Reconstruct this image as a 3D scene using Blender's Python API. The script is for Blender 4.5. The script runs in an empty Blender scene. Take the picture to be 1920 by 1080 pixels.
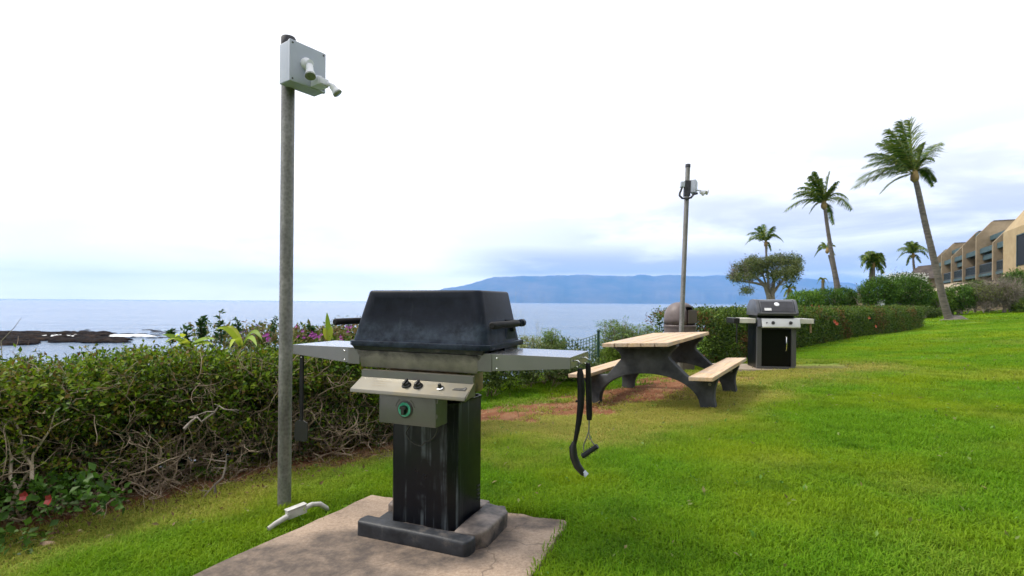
import bpy, bmesh, math, random
import numpy as np
from mathutils import Vector, Matrix
D = bpy.data
sc = bpy.context.scene
C = sc.collection
R = math.radians
rng = np.random.default_rng(7)
random.seed(7)

# ------------------------------------------------------------------ camera, world, sun, exposure
EYE, F, ROLL = 1.17, 985.0, 0.0072
cam_d = D.cameras.new('camera'); cam = D.objects.new('camera', cam_d); C.objects.link(cam)
cam.location = (0, 0, EYE)
cam.matrix_world = Matrix.Translation((0, 0, EYE)) @ Matrix.Rotation(math.pi/2, 4, 'X') @ Matrix.Rotation(math.atan(ROLL), 4, 'Z')
cam_d.sensor_width = 36; cam_d.lens = 36*F/1920
cam_d.shift_y = 27/1920
cam_d.clip_start = 0.05; cam_d.clip_end = 90000
cam_d.dof.use_dof = True; cam_d.dof.focus_distance = 2.7; cam_d.dof.aperture_fstop = 5.0
sc.camera = cam

SUN_EL, SUN_AZ = R(52), R(-80)     # azimuth measured from +Y towards +X: a veiled sun high on the left, over the sea
world = D.worlds.new('World'); sc.world = world; world.use_nodes = True
wn, wl = world.node_tree.nodes, world.node_tree.links
wn.clear()
def wnode(t, **k):
    n = wn.new(t)
    for a, b in k.items(): setattr(n, a, b)
    return n
out = wnode('ShaderNodeOutputWorld'); bg = wnode('ShaderNodeBackground'); bg.inputs[1].default_value = 0.1
wl.new(bg.outputs[0], out.inputs[0])
sky = wnode('ShaderNodeTexSky', sky_type='NISHITA', sun_disc=False, sun_elevation=SUN_EL, sun_rotation=SUN_AZ, air_density=1.0, dust_density=1.5)
tc = wnode('ShaderNodeTexCoord'); sep = wnode('ShaderNodeSeparateXYZ'); wl.new(tc.outputs['Generated'], sep.inputs[0])
def wmath(op, a, b=None, clamp=False):
    n = wnode('ShaderNodeMath', operation=op, use_clamp=clamp)
    for i, v in enumerate((a, b)):
        if v is None: continue
        if isinstance(v, (int, float)): n.inputs[i].default_value = v
        else: wl.new(v, n.inputs[i])
    return n.outputs[0]
def wrange(v, a, b, c=0., d=1.):
    n = wnode('ShaderNodeMapRange', interpolation_type='SMOOTHSTEP'); wl.new(v, n.inputs[0])
    for i, q in enumerate((a, b, c, d)): n.inputs[i+1].default_value = q
    return n.outputs[0]
zc = wmath('MAXIMUM', sep.outputs[2], 0.0)
den = wmath('ADD', zc, 0.16)
cx = wmath('DIVIDE', sep.outputs[0], den); cy = wmath('DIVIDE', sep.outputs[1], den)
cmb = wnode('ShaderNodeCombineXYZ'); wl.new(cx, cmb.inputs[0]); wl.new(cy, cmb.inputs[1]); wl.new(wmath('MULTIPLY', zc, 3.0), cmb.inputs[2])
n1 = wnode('ShaderNodeTexNoise'); n1.inputs['Scale'].default_value = 0.75; n1.inputs['Detail'].default_value = 7; n1.inputs['Roughness'].default_value = 0.55
wl.new(cmb.outputs[0], n1.inputs['Vector'])
# long low banks of cloud near the horizon
cm2 = wnode('ShaderNodeCombineXYZ'); wl.new(wmath('MULTIPLY', sep.outputs[0], 2.2), cm2.inputs[0]); wl.new(wmath('MULTIPLY', sep.outputs[1], 2.2), cm2.inputs[1]); wl.new(wmath('MULTIPLY', zc, 8.5), cm2.inputs[2])
n2 = wnode('ShaderNodeTexNoise'); n2.inputs['Scale'].default_value = 1.5; n2.inputs['Detail'].default_value = 8; n2.inputs['Roughness'].default_value = 0.55
n2.inputs['Distortion'].default_value = 0.3
wl.new(cm2.outputs[0], n2.inputs['Vector'])
low = wrange(zc, 0.06, 0.46, 1.0, 0.0)
east = wrange(sep.outputs[0], -0.20, 0.55, 0.22, 1.0)
g1 = wrange(n2.outputs[0], 0.36, 0.64)
grey = wmath('MULTIPLY', wmath('MULTIPLY', g1, low), east, True)
veil = wmath('MULTIPLY', wrange(zc, 0.0, 0.14, 1.0, 0.0), wrange(sep.outputs[0], -0.35, 0.25, 0.0, 0.42))
grey = wmath('MAXIMUM', grey, veil)
# the long cloud bank lying on the island
bank = wmath('MULTIPLY', wmath('MULTIPLY', wrange(zc, 0.035, 0.06), wrange(zc, 0.075, 0.135, 1.0, 0.0)), wmath('MULTIPLY', wrange(sep.outputs[0], -0.22, 0.05), wrange(n2.outputs[0], 0.30, 0.52, 0.45, 1.0)))
grey = wmath('MAXIMUM', grey, bank)
mc = wnode('ShaderNodeMix', data_type='RGBA'); wl.new(grey, mc.inputs[0])
mw = wnode('ShaderNodeMix', data_type='RGBA'); wl.new(wrange(zc, 0.0, 0.13, 1.0, 0.0), mw.inputs[0]); mw.inputs[6].default_value = (12.2, 12.2, 12.3, 1); mw.inputs[7].default_value = (20.0, 18.5, 16.5, 1)
wl.new(mw.outputs[2], mc.inputs[6]); mc.inputs[7].default_value = (6.0, 6.3, 7.5, 1)
# a few thin places where the blue sky shows through
thin = wmath('MULTIPLY', wrange(n1.outputs[0], 0.52, 0.75), 0.16)
ms = wnode('ShaderNodeMix', data_type='RGBA'); wl.new(thin, ms.inputs[0]); wl.new(mc.outputs[2], ms.inputs[6]); wl.new(sky.outputs[0], ms.inputs[7])
# below the horizon (never seen past the sea)
wl.new(ms.outputs[2], bg.inputs[0])

sun_d = D.lights.new('sun', 'SUN'); sun_d.energy = 2.9; sun_d.angle = R(16); sun_d.color = (1.0, 0.93, 0.82)
sun = D.objects.new('sun', sun_d); C.objects.link(sun)
sdir = Vector((math.sin(SUN_AZ)*math.cos(SUN_EL), math.cos(SUN_AZ)*math.cos(SUN_EL), math.sin(SUN_EL)))
sun.rotation_euler = (-sdir).to_track_quat('-Z', 'Y').to_euler(); sun.location = (0, 0, 60)
sc.view_settings.view_transform = 'Standard'; sc.view_settings.look = 'None'
sc.view_settings.exposure = 0.34; sc.view_settings.gamma = 1.0; sc.view_settings.use_curve_mapping = False
sc.render.engine = 'CYCLES'
sc.cycles.use_denoising = True
sc.cycles.max_bounces = 8; sc.cycles.volume_bounces = 1; sc.cycles.transparent_max_bounces = 8

# ------------------------------------------------------------------ places
def ray(px, py):
    a, b = px-960, py-567
    return (a+ROLL*b)/F, -(b-ROLL*a)/F
def at(px, py, d):
    """a point of the place at distance d along the view axis, seen at photo pixel px, py"""
    u, v = ray(px, py)
    return Vector((u*d, d, EYE+v*d))

# ground heights: thin plate spline through surveyed points
TP = np.array([(-.4,2.7,-.02),(-.85,3.2,-.03),(.3,2.8,-.015),(-1.4,2.2,-.04),(1.0,6.2,-.055),(2.5,6.2,.035),(1.9,6.6,0),(1.5,7.4,-.03),(3,7.3,.05),(4.43,8.9,.07),
 (-2.5,2.85,-.10),(-1.7,3.7,-.07),(-1,4.1,-.07),(-3.5,1.5,-.13),(2,2,.08),(3,4,.10),(.5,7,-.10),(2.9,9.1,.0),(3.3,9.6,.02),(7.1,13,.06),(8.2,12,.14),(5.5,8.5,.13),(13,18.6,.08),(15,18.5,.18),
 (22,27.5,.1),(25,30,.35),(29.5,33,.5),(35,36,.77),(15,16,.42),(8,8,.28),(25,40,.3),(30,60,.4),(50,50,2.0),(68,80,2.4),(55,35,3.0),(36,60,.1),(42,72,.1),(34,47,.4),(50,90,.2),(32,42,.4),(60,100,.8),(-1,1,-.03),(1,1,.04),(-4,-1,-.2),
 (0,-3,0),(10,-5,.6),(20,5,1.2),(90,90,7),(40,110,.2),(100,20,7),(-10,-10,-.3),(60,-12,4)], float)
def _U(r2): return np.where(r2 > 0, r2*np.log(r2+1e-12), 0)
def _tps():
    P = TP[:, :2]; n = len(P)
    K = _U(((P[:, None]-P[None])**2).sum(-1)) + np.eye(n)*0.02
    A = np.zeros((n+3, n+3)); A[:n, :n] = K; A[:n, n] = 1; A[:n, n+1:] = P; A[n, :n] = 1; A[n+1:, :n] = P.T
    return np.linalg.solve(A, np.r_[TP[:, 2], 0, 0, 0])
TW = _tps()
COAST = np.array([(-60,-55),(-14,-9),(-4.6,1.2),(-3.2,2.9),(-2.2,4.0),(-1.2,5.0),(-.7,7.6),(.5,9.3),(2.6,10.9),(6.6,13.8),(13,19.8),(17,25),(19,34),(22,48),(30,75),(60,120),(150,210)], float)
def segdist(x, y, poly):
    x = np.asarray(x, float); y = np.asarray(y, float)
    best = np.full(x.shape, 1e9); side = np.zeros(x.shape)
    for (ax, ay), (bx, by) in zip(poly[:-1], poly[1:]):
        dx, dy = bx-ax, by-ay; L = dx*dx+dy*dy
        t = np.clip(((x-ax)*dx+(y-ay)*dy)/L, 0, 1)
        d = np.hypot(x-ax-t*dx, y-ay-t*dy)
        cr = dx*(y-ay)-dy*(x-ax)
        m = d < best-1e-9
        best = np.where(m, d, best); side = np.where(m, np.sign(cr), side)
    return best, side
def vnoise(x, y, s, seed=0):
    x = np.asarray(x, float)*s; y = np.asarray(y, float)*s
    xi = np.floor(x).astype(int); yi = np.floor(y).astype(int); fx = x-xi; fy = y-yi
    fx = fx*fx*(3-2*fx); fy = fy*fy*(3-2*fy)
    def h(a, b):
        n = (a*374761393+b*668265263+seed*1442695041) & 0x7fffffff
        n = ((n ^ (n >> 13))*1274126177) & 0x7fffffff
        return ((n ^ (n >> 16)) & 0xffff)/65535.0
    return (h(xi, yi)*(1-fx)+h(xi+1, yi)*fx)*(1-fy)+(h(xi, yi+1)*(1-fx)+h(xi+1, yi+1)*fx)*fy
def sstep(v, a, b):
    t = np.clip((v-a)/(b-a), 0, 1); return t*t*(3-2*t)
def gz(x, y, bumps=True):
    x = np.asarray(x, float); y = np.asarray(y, float)
    xc = np.clip(x, -12, 110); yc = np.clip(y, -15, 115)
    z = TW[len(TP)]+TW[len(TP)+1]*xc+TW[len(TP)+2]*yc
    for i in range(len(TP)):
        z = z+TW[i]*_U((xc-TP[i, 0])**2+(yc-TP[i, 1])**2)
    z = np.clip(z, -.6, 12)
    z = np.minimum(z, np.where(y > 36, .75+7*sstep(x-.78*y, -3, 7), 99))
    if bumps: z = z+(vnoise(x, y, 1.7, 3)-.5)*.02+(vnoise(x, y, .5, 5)-.5)*.03*sstep(np.hypot(x, y), 4, 9)
    d, s = segdist(x, y, COAST)
    out = np.where(s > 0, d, 0)
    z = z-8.5*sstep(out, .35, 6)-np.where(out > 6, np.minimum((out-6)*.05, 4), 0)
    return z
def gz1(x, y): return float(gz(np.array([x]), np.array([y]))[0])
PATH = np.array([(-.9,5.6),(-.2,5.95),(.5,6.3),(1.3,6.7),(2.0,7.3),(2.6,8.0)], float)
DRYP = np.array([(-.6,5.2),(.6,5.6),(1.6,6.2),(2.5,7.0),(3.6,8.0),(5.2,8.7)], float)
HEDGE1 = np.array([(-4.6,1.25),(-2.95,2.85),(-2.0,3.75),(-1.25,4.35),(-.6,4.9)], float)
HEDGE2 = np.array([(3.5,9.55),(7.2,13.1),(13.2,18.9),(21.3,27.2)], float)
def dirt_f(x, y):
    n = (vnoise(x, y, 3.1, 11)-.5)*.5+(vnoise(x, y, 9, 12)-.5)*.3
    a = 1-sstep(segdist(x, y, PATH)[0]+n*1.1, .28, .75)
    b = (1-sstep(segdist(x, y, HEDGE1)[0]+n*.6, .08, .42))*.8
    c = (1-sstep(np.hypot((x-3.0)*1.0, (y-7.9)*1.0)+n, .2, .8))*.7
    e = (1-sstep(np.hypot((x-2.1), (y-6.6))+n, .3, .9))*.5
    return np.clip(np.maximum(np.maximum(a, b), np.maximum(c, e)), 0, 1)
def dry_f(x, y):
    n = (vnoise(x, y, 1.3, 21)-.5)*.9+(vnoise(x, y, 5, 22)-.5)*.4
    a = 1-sstep(segdist(x, y, DRYP)[0]+n, .35, 1.6)
    b = (1-sstep(segdist(x, y, HEDGE1)[0]+n*.5, .3, .95))*.8
    p = sstep(vnoise(x, y, .45, 33)*.6+vnoise(x, y, 1.6, 34)*.4, .60, .88)*.32
    return np.clip(np.maximum(np.maximum(a, b), p), 0, 1)

# ------------------------------------------------------------------ materials
def mat(name, col=(.5, .5, .5), rough=.6, metal=0., spec=.5, build=None):
    m = D.materials.new(name); m.use_nodes = True
    b = m.node_tree.nodes['Principled BSDF']
    b.inputs['Base Color'].default_value = (*col, 1); b.inputs['Roughness'].default_value = rough
    b.inputs['Metallic'].default_value = metal; b.inputs['Specular IOR Level'].default_value = spec
    if build: build(m, m.node_tree.nodes, m.node_tree.links, b)
    return m
def noise(n, l, scale, detail=5, rough=.55, vec=None, dist=0.):
    t = n.new('ShaderNodeTexNoise'); t.inputs['Scale'].default_value = scale; t.inputs['Detail'].default_value = detail
    t.inputs['Roughness'].default_value = rough; t.inputs['Distortion'].default_value = dist
    if vec is not None: l.new(vec, t.inputs['Vector'])
    return t.outputs[0]
def ramp(n, l, v, *stops):
    r = n.new('ShaderNodeValToRGB'); l.new(v, r.inputs[0]); e = r.color_ramp.elements
    while len(e) < len(stops): e.new(.5)
    for i, (p, c) in enumerate(stops):
        e[i].position = p; e[i].color = (*c, 1) if len(c) == 3 else c
    return r.outputs[0]
def mix(n, l, f, a, b, bt='MIX'):
    m = n.new('ShaderNodeMix'); m.data_type = 'RGBA'; m.blend_type = bt
    for i, v in ((0, f), (6, a), (7, b)):
        if isinstance(v, (int, float)): m.inputs[i].default_value = v
        elif isinstance(v, tuple): m.inputs[i].default_value = (*v, 1)
        else: l.new(v, m.inputs[i])
    return m.outputs[2]
def objv(n, l, scale=(1, 1, 1), world=False):
    if world: src = n.new('ShaderNodeNewGeometry').outputs['Position']
    else: src = n.new('ShaderNodeTexCoord').outputs['Object']
    m = n.new('ShaderNodeMapping'); l.new(src, m.inputs[0]); m.inputs['Scale'].default_value = scale
    return m.outputs[0]
def bump(n, l, b, h, s=.3, d=.01):
    k = n.new('ShaderNodeBump'); k.inputs['Strength'].default_value = s; k.inputs['Distance'].default_value = d
    l.new(h, k.inputs['Height']); l.new(k.outputs[0], b.inputs['Normal'])
def mathn(n, l, op, a, b=None, clamp=False):
    k = n.new('ShaderNodeMath'); k.operation = op; k.use_clamp = clamp
    for i, v in enumerate((a, b)):
        if v is None: continue
        if isinstance(v, (int, float)): k.inputs[i].default_value = v
        else: l.new(v, k.inputs[i])
    return k.outputs[0]
def two(name, c0, c1, scale, rough=.6, metal=0., lo=.35, hi=.65, bs=.2, bd=.004, stretch=(1, 1, 1), spec=.5, r0=None):
    def f(m, n, l, b):
        v = objv(n, l, stretch); t = noise(n, l, scale, 6, .6, v)
        l.new(ramp(n, l, t, (lo, c0), (hi, c1)), b.inputs['Base Color'])
        if r0 is not None:
            t2 = noise(n, l, scale*2.3, 4, .6, v); l.new(ramp(n, l, t2, (.3, (r0,)*3), (.7, (rough,)*3)), b.inputs['Roughness'])
        if bs: bump(n, l, b, noise(n, l, scale*6, 4, .6, v), bs, bd)
    return mat(name, c0, rough, metal, spec, f)

def attr(n, name, typ='GEOMETRY'):
    a = n.new('ShaderNodeAttribute'); a.attribute_name = name; a.attribute_type = typ; return a
def f_leaf(m, n, l, b):
    a = attr(n, 'Col'); l.new(a.outputs['Color'], b.inputs['Base Color'])
    tr = n.new('ShaderNodeBsdfTranslucent'); l.new(a.outputs['Color'], tr.inputs[0])
    mx = n.new('ShaderNodeMixShader'); mx.inputs[0].default_value = .35
    o = n['Material Output']; l.new(b.outputs[0], mx.inputs[1]); l.new(tr.outputs[0], mx.inputs[2]); l.new(mx.outputs[0], o.inputs[0])
M = {}
M['leaf'] = mat('leaf', (.06, .12, .02), .5, 0, .22, f_leaf)
M['bark_twig'] = two('twig_bark', (.14, .095, .06), (.46, .36, .26), 9, .85)
M['bark_grey'] = two('grey_bark', (.16, .13, .11), (.27, .23, .20), 6, .9, bs=.5, bd=.02)
M['palm_bark'] = two('palm_bark', (.075, .065, .058), (.17, .145, .125), 3, .9, bs=.5, bd=.02, stretch=(1, 1, 4))

def f_ground(m, n, l, b):
    v = objv(n, l, world=True)
    dirt = attr(n, 'dirt').outputs['Fac']; dry = attr(n, 'dry').outputs['Fac']
    big = noise(n, l, .35, 4, .5, v); fine = noise(n, l, 22, 6, .7, v); med = noise(n, l, 3.0, 5, .6, v)
    g = ramp(n, l, fine, (.32, (.04, .085, .004)), (.55, (.10, .22, .008)), (.72, (.19, .34, .02)))
    g = mix(n, l, ramp(n, l, big, (.42, (0, 0, 0)), (.68, (.55, .55, .55))), g, (.17, .24, .03))
    dg = ramp(n, l, fine, (.3, (.13, .10, .03)), (.7, (.32, .27, .10)))
    drym = mathn(n, l, 'ADD', dry, mathn(n, l, 'MULTIPLY', mathn(n, l, 'SUBTRACT', med, .5), .6), True)
    g = mix(n, l, mathn(n, l, 'MULTIPLY', drym, .8), g, dg)
    d = ramp(n, l, med, (.3, (.10, .036, .017)), (.5, (.185, .076, .038)), (.72, (.27, .16, .085)))
    d = mix(n, l, ramp(n, l, fine, (.56, (0, 0, 0)), (.74, (.8, .8, .8))), d, (.33, .25, .15))
    dm = mathn(n, l, 'ADD', dirt, mathn(n, l, 'MULTIPLY', mathn(n, l, 'SUBTRACT', fine, .5), .9))
    l.new(mix(n, l, ramp(n, l, dm, (.35, (0, 0, 0)), (.6, (1, 1, 1))), g, d), b.inputs['Base Color'])
    bump(n, l, b, fine, .8, .02)
M['ground'] = mat('lawn_and_soil', (.1, .2, .02), .95, 0, .15, f_ground)
def f_blade(m, n, l, b):
    dry = attr(n, 'dry', 'INSTANCER').outputs['Fac']; tip = attr(n, 'tip').outputs['Fac']; rn = attr(n, 'rnd').outputs['Fac']
    v = objv(n, l, world=True); big = noise(n, l, .8, 4, .55, v)
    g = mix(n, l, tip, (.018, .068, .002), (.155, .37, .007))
    g = mix(n, l, mathn(n, l, 'MULTIPLY', rn, .65), g, (.25, .42, .02))
    g = mix(n, l, ramp(n, l, big, (.44, (0, 0, 0)), (.64, (.65, .65, .65))), g, (.29, .37, .010))
    g = mix(n, l, ramp(n, l, noise(n, l, 2.6, 4, .6, v), (.32, (.4, .4, .4)), (.50, (0, 0, 0))), g, (.05, .14, .006))
    g = mix(n, l, mathn(n, l, 'MULTIPLY', mathn(n, l, 'MULTIPLY', dry, mathn(n, l, 'ADD', rn, .35)), .9, True), g, (.42, .36, .09))
    l.new(g, b.inputs['Base Color'])
    tr = n.new('ShaderNodeBsdfTranslucent'); l.new(g, tr.inputs[0])
    mx = n.new('ShaderNodeMixShader'); mx.inputs[0].default_value = .4
    o = n['Material Output']; l.new(b.outputs[0], mx.inputs[1]); l.new(tr.outputs[0], mx.inputs[2]); l.new(mx.outputs[0], o.inputs[0])
M['blade'] = mat('grass_blade', (.1, .2, .02), .6, 0, .14, f_blade)
def f_sea(m, n, l, b):
    v = objv(n, l, (1, 2.4, 1), world=True)
    a = noise(n, l, .55, 5, .6, v); c = noise(n, l, .035, 4, .55, v)
    k = n.new('ShaderNodeBump'); k.inputs['Strength'].default_value = .55; k.inputs['Distance'].default_value = .35; l.new(a, k.inputs['Height'])
    k2 = n.new('ShaderNodeBump'); k2.inputs['Strength'].default_value = .55; k2.inputs['Distance'].default_value = 3.5; l.new(c, k2.inputs['Height'])
    l.new(k.outputs[0], k2.inputs['Normal']); l.new(k2.outputs[0], b.inputs['Normal'])
    big = noise(n, l, .006, 4, .6, v)
    l.new(ramp(n, l, big, (.4, (.05, .10, .17)), (.65, (.09, .15, .23))), b.inputs['Base Color'])
M['sea'] = mat('sea_water', (.12, .22, .34), .16, 0, .30, f_sea)
def f_pad(m, n, l, b):
    v = objv(n, l, world=True)
    t = noise(n, l, 5, 7, .65, v); f = noise(n, l, 60, 5, .7, v)
    base = ramp(n, l, t, (.30, (.17, .115, .075)), (.5, (.34, .24, .165)), (.72, (.43, .325, .245)))
    base = mix(n, l, .5, base, ramp(n, l, f, (.3, (.15, .11, .085)), (.7, (.52, .43, .35))))
    base = mix(n, l, ramp(n, l, noise(n, l, 150, 3, .6, v), (.60, (0, 0, 0)), (.70, (.55, .55, .55))), base, (.09, .07, .06))
    ck = n.new('ShaderNodeTexVoronoi'); ck.feature = 'DISTANCE_TO_EDGE'; ck.inputs['Scale'].default_value = 1.1
    wv = n.new('ShaderNodeVectorMath'); wv.operation = 'ADD'; l.new(v, wv.inputs[0]); nv = n.new('ShaderNodeTexNoise'); nv.inputs['Scale'].default_value = 6; l.new(v, nv.inputs['Vector']); sv = n.new('ShaderNodeVectorMath'); sv.operation = 'SCALE'; sv.inputs['Scale'].default_value = .25; l.new(nv.outputs['Color'], sv.inputs[0]); l.new(sv.outputs[0], wv.inputs[1]); l.new(wv.outputs[0], ck.inputs['Vector'])
    base = mix(n, l, ramp(n, l, ck.outputs['Distance'], (.0, (.75, .75, .75)), (.007, (0, 0, 0))), base, (.10, .075, .06))
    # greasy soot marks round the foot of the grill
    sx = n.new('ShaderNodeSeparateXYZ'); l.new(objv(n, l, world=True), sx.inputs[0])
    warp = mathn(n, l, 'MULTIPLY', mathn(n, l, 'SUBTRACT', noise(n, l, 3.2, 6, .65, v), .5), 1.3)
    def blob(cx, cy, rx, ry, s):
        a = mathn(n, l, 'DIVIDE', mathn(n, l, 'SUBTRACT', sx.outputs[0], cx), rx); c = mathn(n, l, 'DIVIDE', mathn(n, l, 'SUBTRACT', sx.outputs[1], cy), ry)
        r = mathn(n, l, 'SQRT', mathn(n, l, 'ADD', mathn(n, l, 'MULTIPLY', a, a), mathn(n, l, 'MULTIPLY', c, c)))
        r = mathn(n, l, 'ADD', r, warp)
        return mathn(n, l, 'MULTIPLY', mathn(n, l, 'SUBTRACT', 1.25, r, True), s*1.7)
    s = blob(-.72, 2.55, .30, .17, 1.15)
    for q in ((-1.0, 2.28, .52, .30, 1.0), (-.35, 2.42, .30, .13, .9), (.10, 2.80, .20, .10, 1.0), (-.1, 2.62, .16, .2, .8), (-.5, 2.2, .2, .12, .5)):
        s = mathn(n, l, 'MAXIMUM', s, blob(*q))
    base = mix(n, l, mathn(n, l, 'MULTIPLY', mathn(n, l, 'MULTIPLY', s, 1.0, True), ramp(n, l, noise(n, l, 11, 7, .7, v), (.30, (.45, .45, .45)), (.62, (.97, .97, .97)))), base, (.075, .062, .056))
    l.new(base, b.inputs['Base Color'])
    bump(n, l, b, f, .35, .006)
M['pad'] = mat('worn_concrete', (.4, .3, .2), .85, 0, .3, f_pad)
M['pad2'] = two('pale_concrete', (.30, .24, .18), (.42, .35, .28), 4, .9)
def f_enamel(m, n, l, b):       # black enamel with chalky runs of dried water
    v = objv(n, l, (28, 28, 1.3)); s = noise(n, l, 1.0, 5, .6, v, .4); v2 = objv(n, l); t = noise(n, l, 4, 4, .6, v2)
    k = mathn(n, l, 'MULTIPLY', ramp(n, l, s, (.52, (0, 0, 0)), (.72, (1, 1, 1))), ramp(n, l, t, (.40, (0, 0, 0)), (.60, (1, 1, 1))))
    col = mix(n, l, mathn(n, l, 'MULTIPLY', k, .8), (.004, .005, .009), (.20, .24, .27))
    l.new(col, b.inputs['Base Color']); l.new(ramp(n, l, t, (.3, (.26,)*3), (.7, (.48,)*3)), b.inputs['Roughness'])
    bump(n, l, b, noise(n, l, 40, 4, .6, v2), .12, .003)
M['enamel'] = mat('black_enamel', (.01, .01, .013), .35, 0, .3, f_enamel)
def f_lid(m, n, l, b):
    v = objv(n, l, (1, 1, 1)); t = noise(n, l, 7, 6, .65, v); s = noise(n, l, 1, 5, .6, objv(n, l, (30, 30, 2.5)), .3)
    c = ramp(n, l, t, (.35, (.004, .006, .011)), (.68, (.012, .016, .027)))
    c = mix(n, l, ramp(n, l, s, (.6, (0, 0, 0)), (.85, (.3, .3, .3))), c, (.06, .075, .09))
    sx = n.new('ShaderNodeSeparateXYZ'); l.new(objv(n, l), sx.inputs[0])
    k = n.new('ShaderNodeMapRange'); l.new(mathn(n, l, 'ADD', sx.outputs[2], mathn(n, l, 'MULTIPLY', mathn(n, l, 'SUBTRACT', t, .5), .22)), k.inputs[0])
    for i_, q in enumerate((1.10, 1.03, 0., 1.)): k.inputs[i_+1].default_value = q
    c = mix(n, l, mathn(n, l, 'MULTIPLY', k.outputs[0], ramp(n, l, noise(n, l, 19, 5, .65, v), (.35, (.1, .1, .1)), (.7, (.8, .8, .8)))), c, (.045, .062, .088))
    l.new(c, b.inputs['Base Color']); bump(n, l, b, noise(n, l, 130, 4, .6, v), .25, .002)
M['lid'] = mat('weathered_black_casting', (.03, .035, .045), .40, 0, .10, f_lid)
def f_fire(m, n, l, b):
    v = objv(n, l, (5, 5, 9)); t = noise(n, l, 1, 7, .7, v, .5)
    sx = n.new('ShaderNodeSeparateXYZ'); l.new(objv(n, l), sx.inputs[0])
    h = mathn(n, l, 'ADD', sx.outputs[2], mathn(n, l, 'MULTIPLY', mathn(n, l, 'SUBTRACT', t, .5), .16))
    c = ramp(n, l, noise(n, l, 14, 5, .6, objv(n, l)), (.3, (.15, .14, .12)), (.7, (.27, .25, .215)))
    k = n.new('ShaderNodeMapRange'); l.new(h, k.inputs[0]); k.inputs[1].default_value = .885; k.inputs[2].default_value = .935
    l.new(mix(n, l, k.outputs[0], c, (.018, .017, .018)), b.inputs['Base Color'])
    bump(n, l, b, noise(n, l, 90, 4, .6, objv(n, l)), .2, .002)
M['firebox'] = mat('sooty_cast_aluminium', (.3, .26, .2), .55, .35, .5, f_fire)
def f_steel(c, r, tarn, amt):
    def f(m, n, l, b):
        v = objv(n, l, (2.5, 60, 60)); s = noise(n, l, 1.5, 4, .6, v); t = noise(n, l, 6, 6, .65, objv(n, l))
        k = ramp(n, l, t, (.45, (0, 0, 0)), (.72, (amt, amt, amt)))
        l.new(mix(n, l, k, mix(n, l, mathn(n, l, 'MULTIPLY', s, .35), c, tuple(q*.6 for q in c)), tarn), b.inputs['Base Color'])
        l.new(ramp(n, l, t, (.3, (r,)*3), (.75, (r+.2,)*3)), b.inputs['Roughness'])
        bump(n, l, b, s, .06, .001)
    return f
M['steel'] = mat('brushed_stainless', (.5, .5, .5), .3, .25, .8, f_steel((.125, .125, .13), .34, (.15, .145, .14), .3))
sb = M['steel'].node_tree.nodes['Principled BSDF']; sb.inputs['Coat Weight'].default_value = 1.0; sb.inputs['Coat Roughness'].default_value = .16; sb.inputs['Coat IOR'].default_value = 1.6
M['panel'] = mat('tarnished_stainless', (.5, .45, .36), .4, .6, .5, f_steel((.215, .205, .175), .38, (.255, .22, .145), .9))
M['box_steel'] = mat('dull_stainless', (.3, .3, .29), .4, .35, .5, f_steel((.15, .15, .145), .30, (.12, .11, .10), .6))
M['chrome'] = mat('bright_metal', (.8, .8, .8), .15, 1)
M['black'] = mat('black_plastic', (.012, .012, .013), .45)
M['blackhandle'] = two('worn_black_rubber', (.007, .007, .008), (.018, .018, .020), 12, .6, spec=.2)
M['teal'] = two('green_timer_ring', (.02, .30, .17), (.10, .45, .30), 40, .4)
M['ink'] = mat('printed_ink', (.04, .04, .04), .5)
M['stain_brown'] = two('grease_stained_metal', (.05, .035, .02), (.38, .25, .13), 9, .6)
def f_block(m, n, l, b):
    t = noise(n, l, 7, 7, .65, objv(n, l)); s = noise(n, l, 30, 4, .6, objv(n, l))
    c = ramp(n, l, t, (.38, (.008, .010, .015)), (.56, (.028, .032, .040)), (.75, (.17, .15, .135)))
    l.new(c, b.inputs['Base Color']); bump(n, l, b, s, .5, .005)
M['block_dark'] = mat('sooty_painted_concrete', (.05, .05, .06), .55, 0, .5, f_block)
M['block_pale'] = two('greasy_pale_concrete', (.03, .028, .030), (.28, .23, .20), 7, .6, lo=.42, hi=.70, bs=.5, bd=.005)
def f_galv(m, n, l, b):
    v = objv(n, l); vo = n.new('ShaderNodeTexVoronoi'); vo.inputs['Scale'].default_value = 60; l.new(v, vo.inputs[0])
    t = noise(n, l, 9, 6, .65, objv(n, l, (1, 1, .3)))
    c = ramp(n, l, t, (.32, (.13, .128, .122)), (.68, (.29, .285, .275)))
    c = mix(n, l, .35, c, vo.outputs['Distance'], 'SOFT_LIGHT')
    l.new(c, b.inputs['Base Color']); bump(n, l, b, t, .1, .002)
M['galv'] = mat('galvanised_steel', (.4, .4, .4), .5, .45, .5, f_galv)
M['cap'] = two('dark_rubber_cap', (.02, .02, .028), (.05, .05, .062), 18, .7)
M['boxgrey'] = two('grey_white_plastic', (.40, .44, .53), (.47, .51, .60), 5, .5, bs=.05)
M['white'] = two('white_plastic', (.70, .72, .78), (.78, .79, .84), 6, .4, bs=.05)
M['lens'] = two('frosted_lens', (.22, .25, .22), (.33, .36, .32), 20, .25)
M['conduit'] = two('dirty_white_pvc', (.38, .37, .34), (.62, .62, .61), 9, .5, bs=.1)
def f_wood(m, n, l, b):
    v = objv(n, l, (22, 1.2, 22)); t = noise(n, l, 1.6, 7, .65, v, .6); k = noise(n, l, 5, 4, .6, objv(n, l))
    c = ramp(n, l, t, (.3, (.30, .18, .10)), (.50, (.55, .39, .24)), (.75, (.64, .51, .37)))
    c = mix(n, l, ramp(n, l, k, (.44, (0, 0, 0)), (.66, (.75, .75, .75))), c, (.36, .315, .28))
    l.new(c, b.inputs['Base Color']); bump(n, l, b, t, .3, .002)
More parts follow.
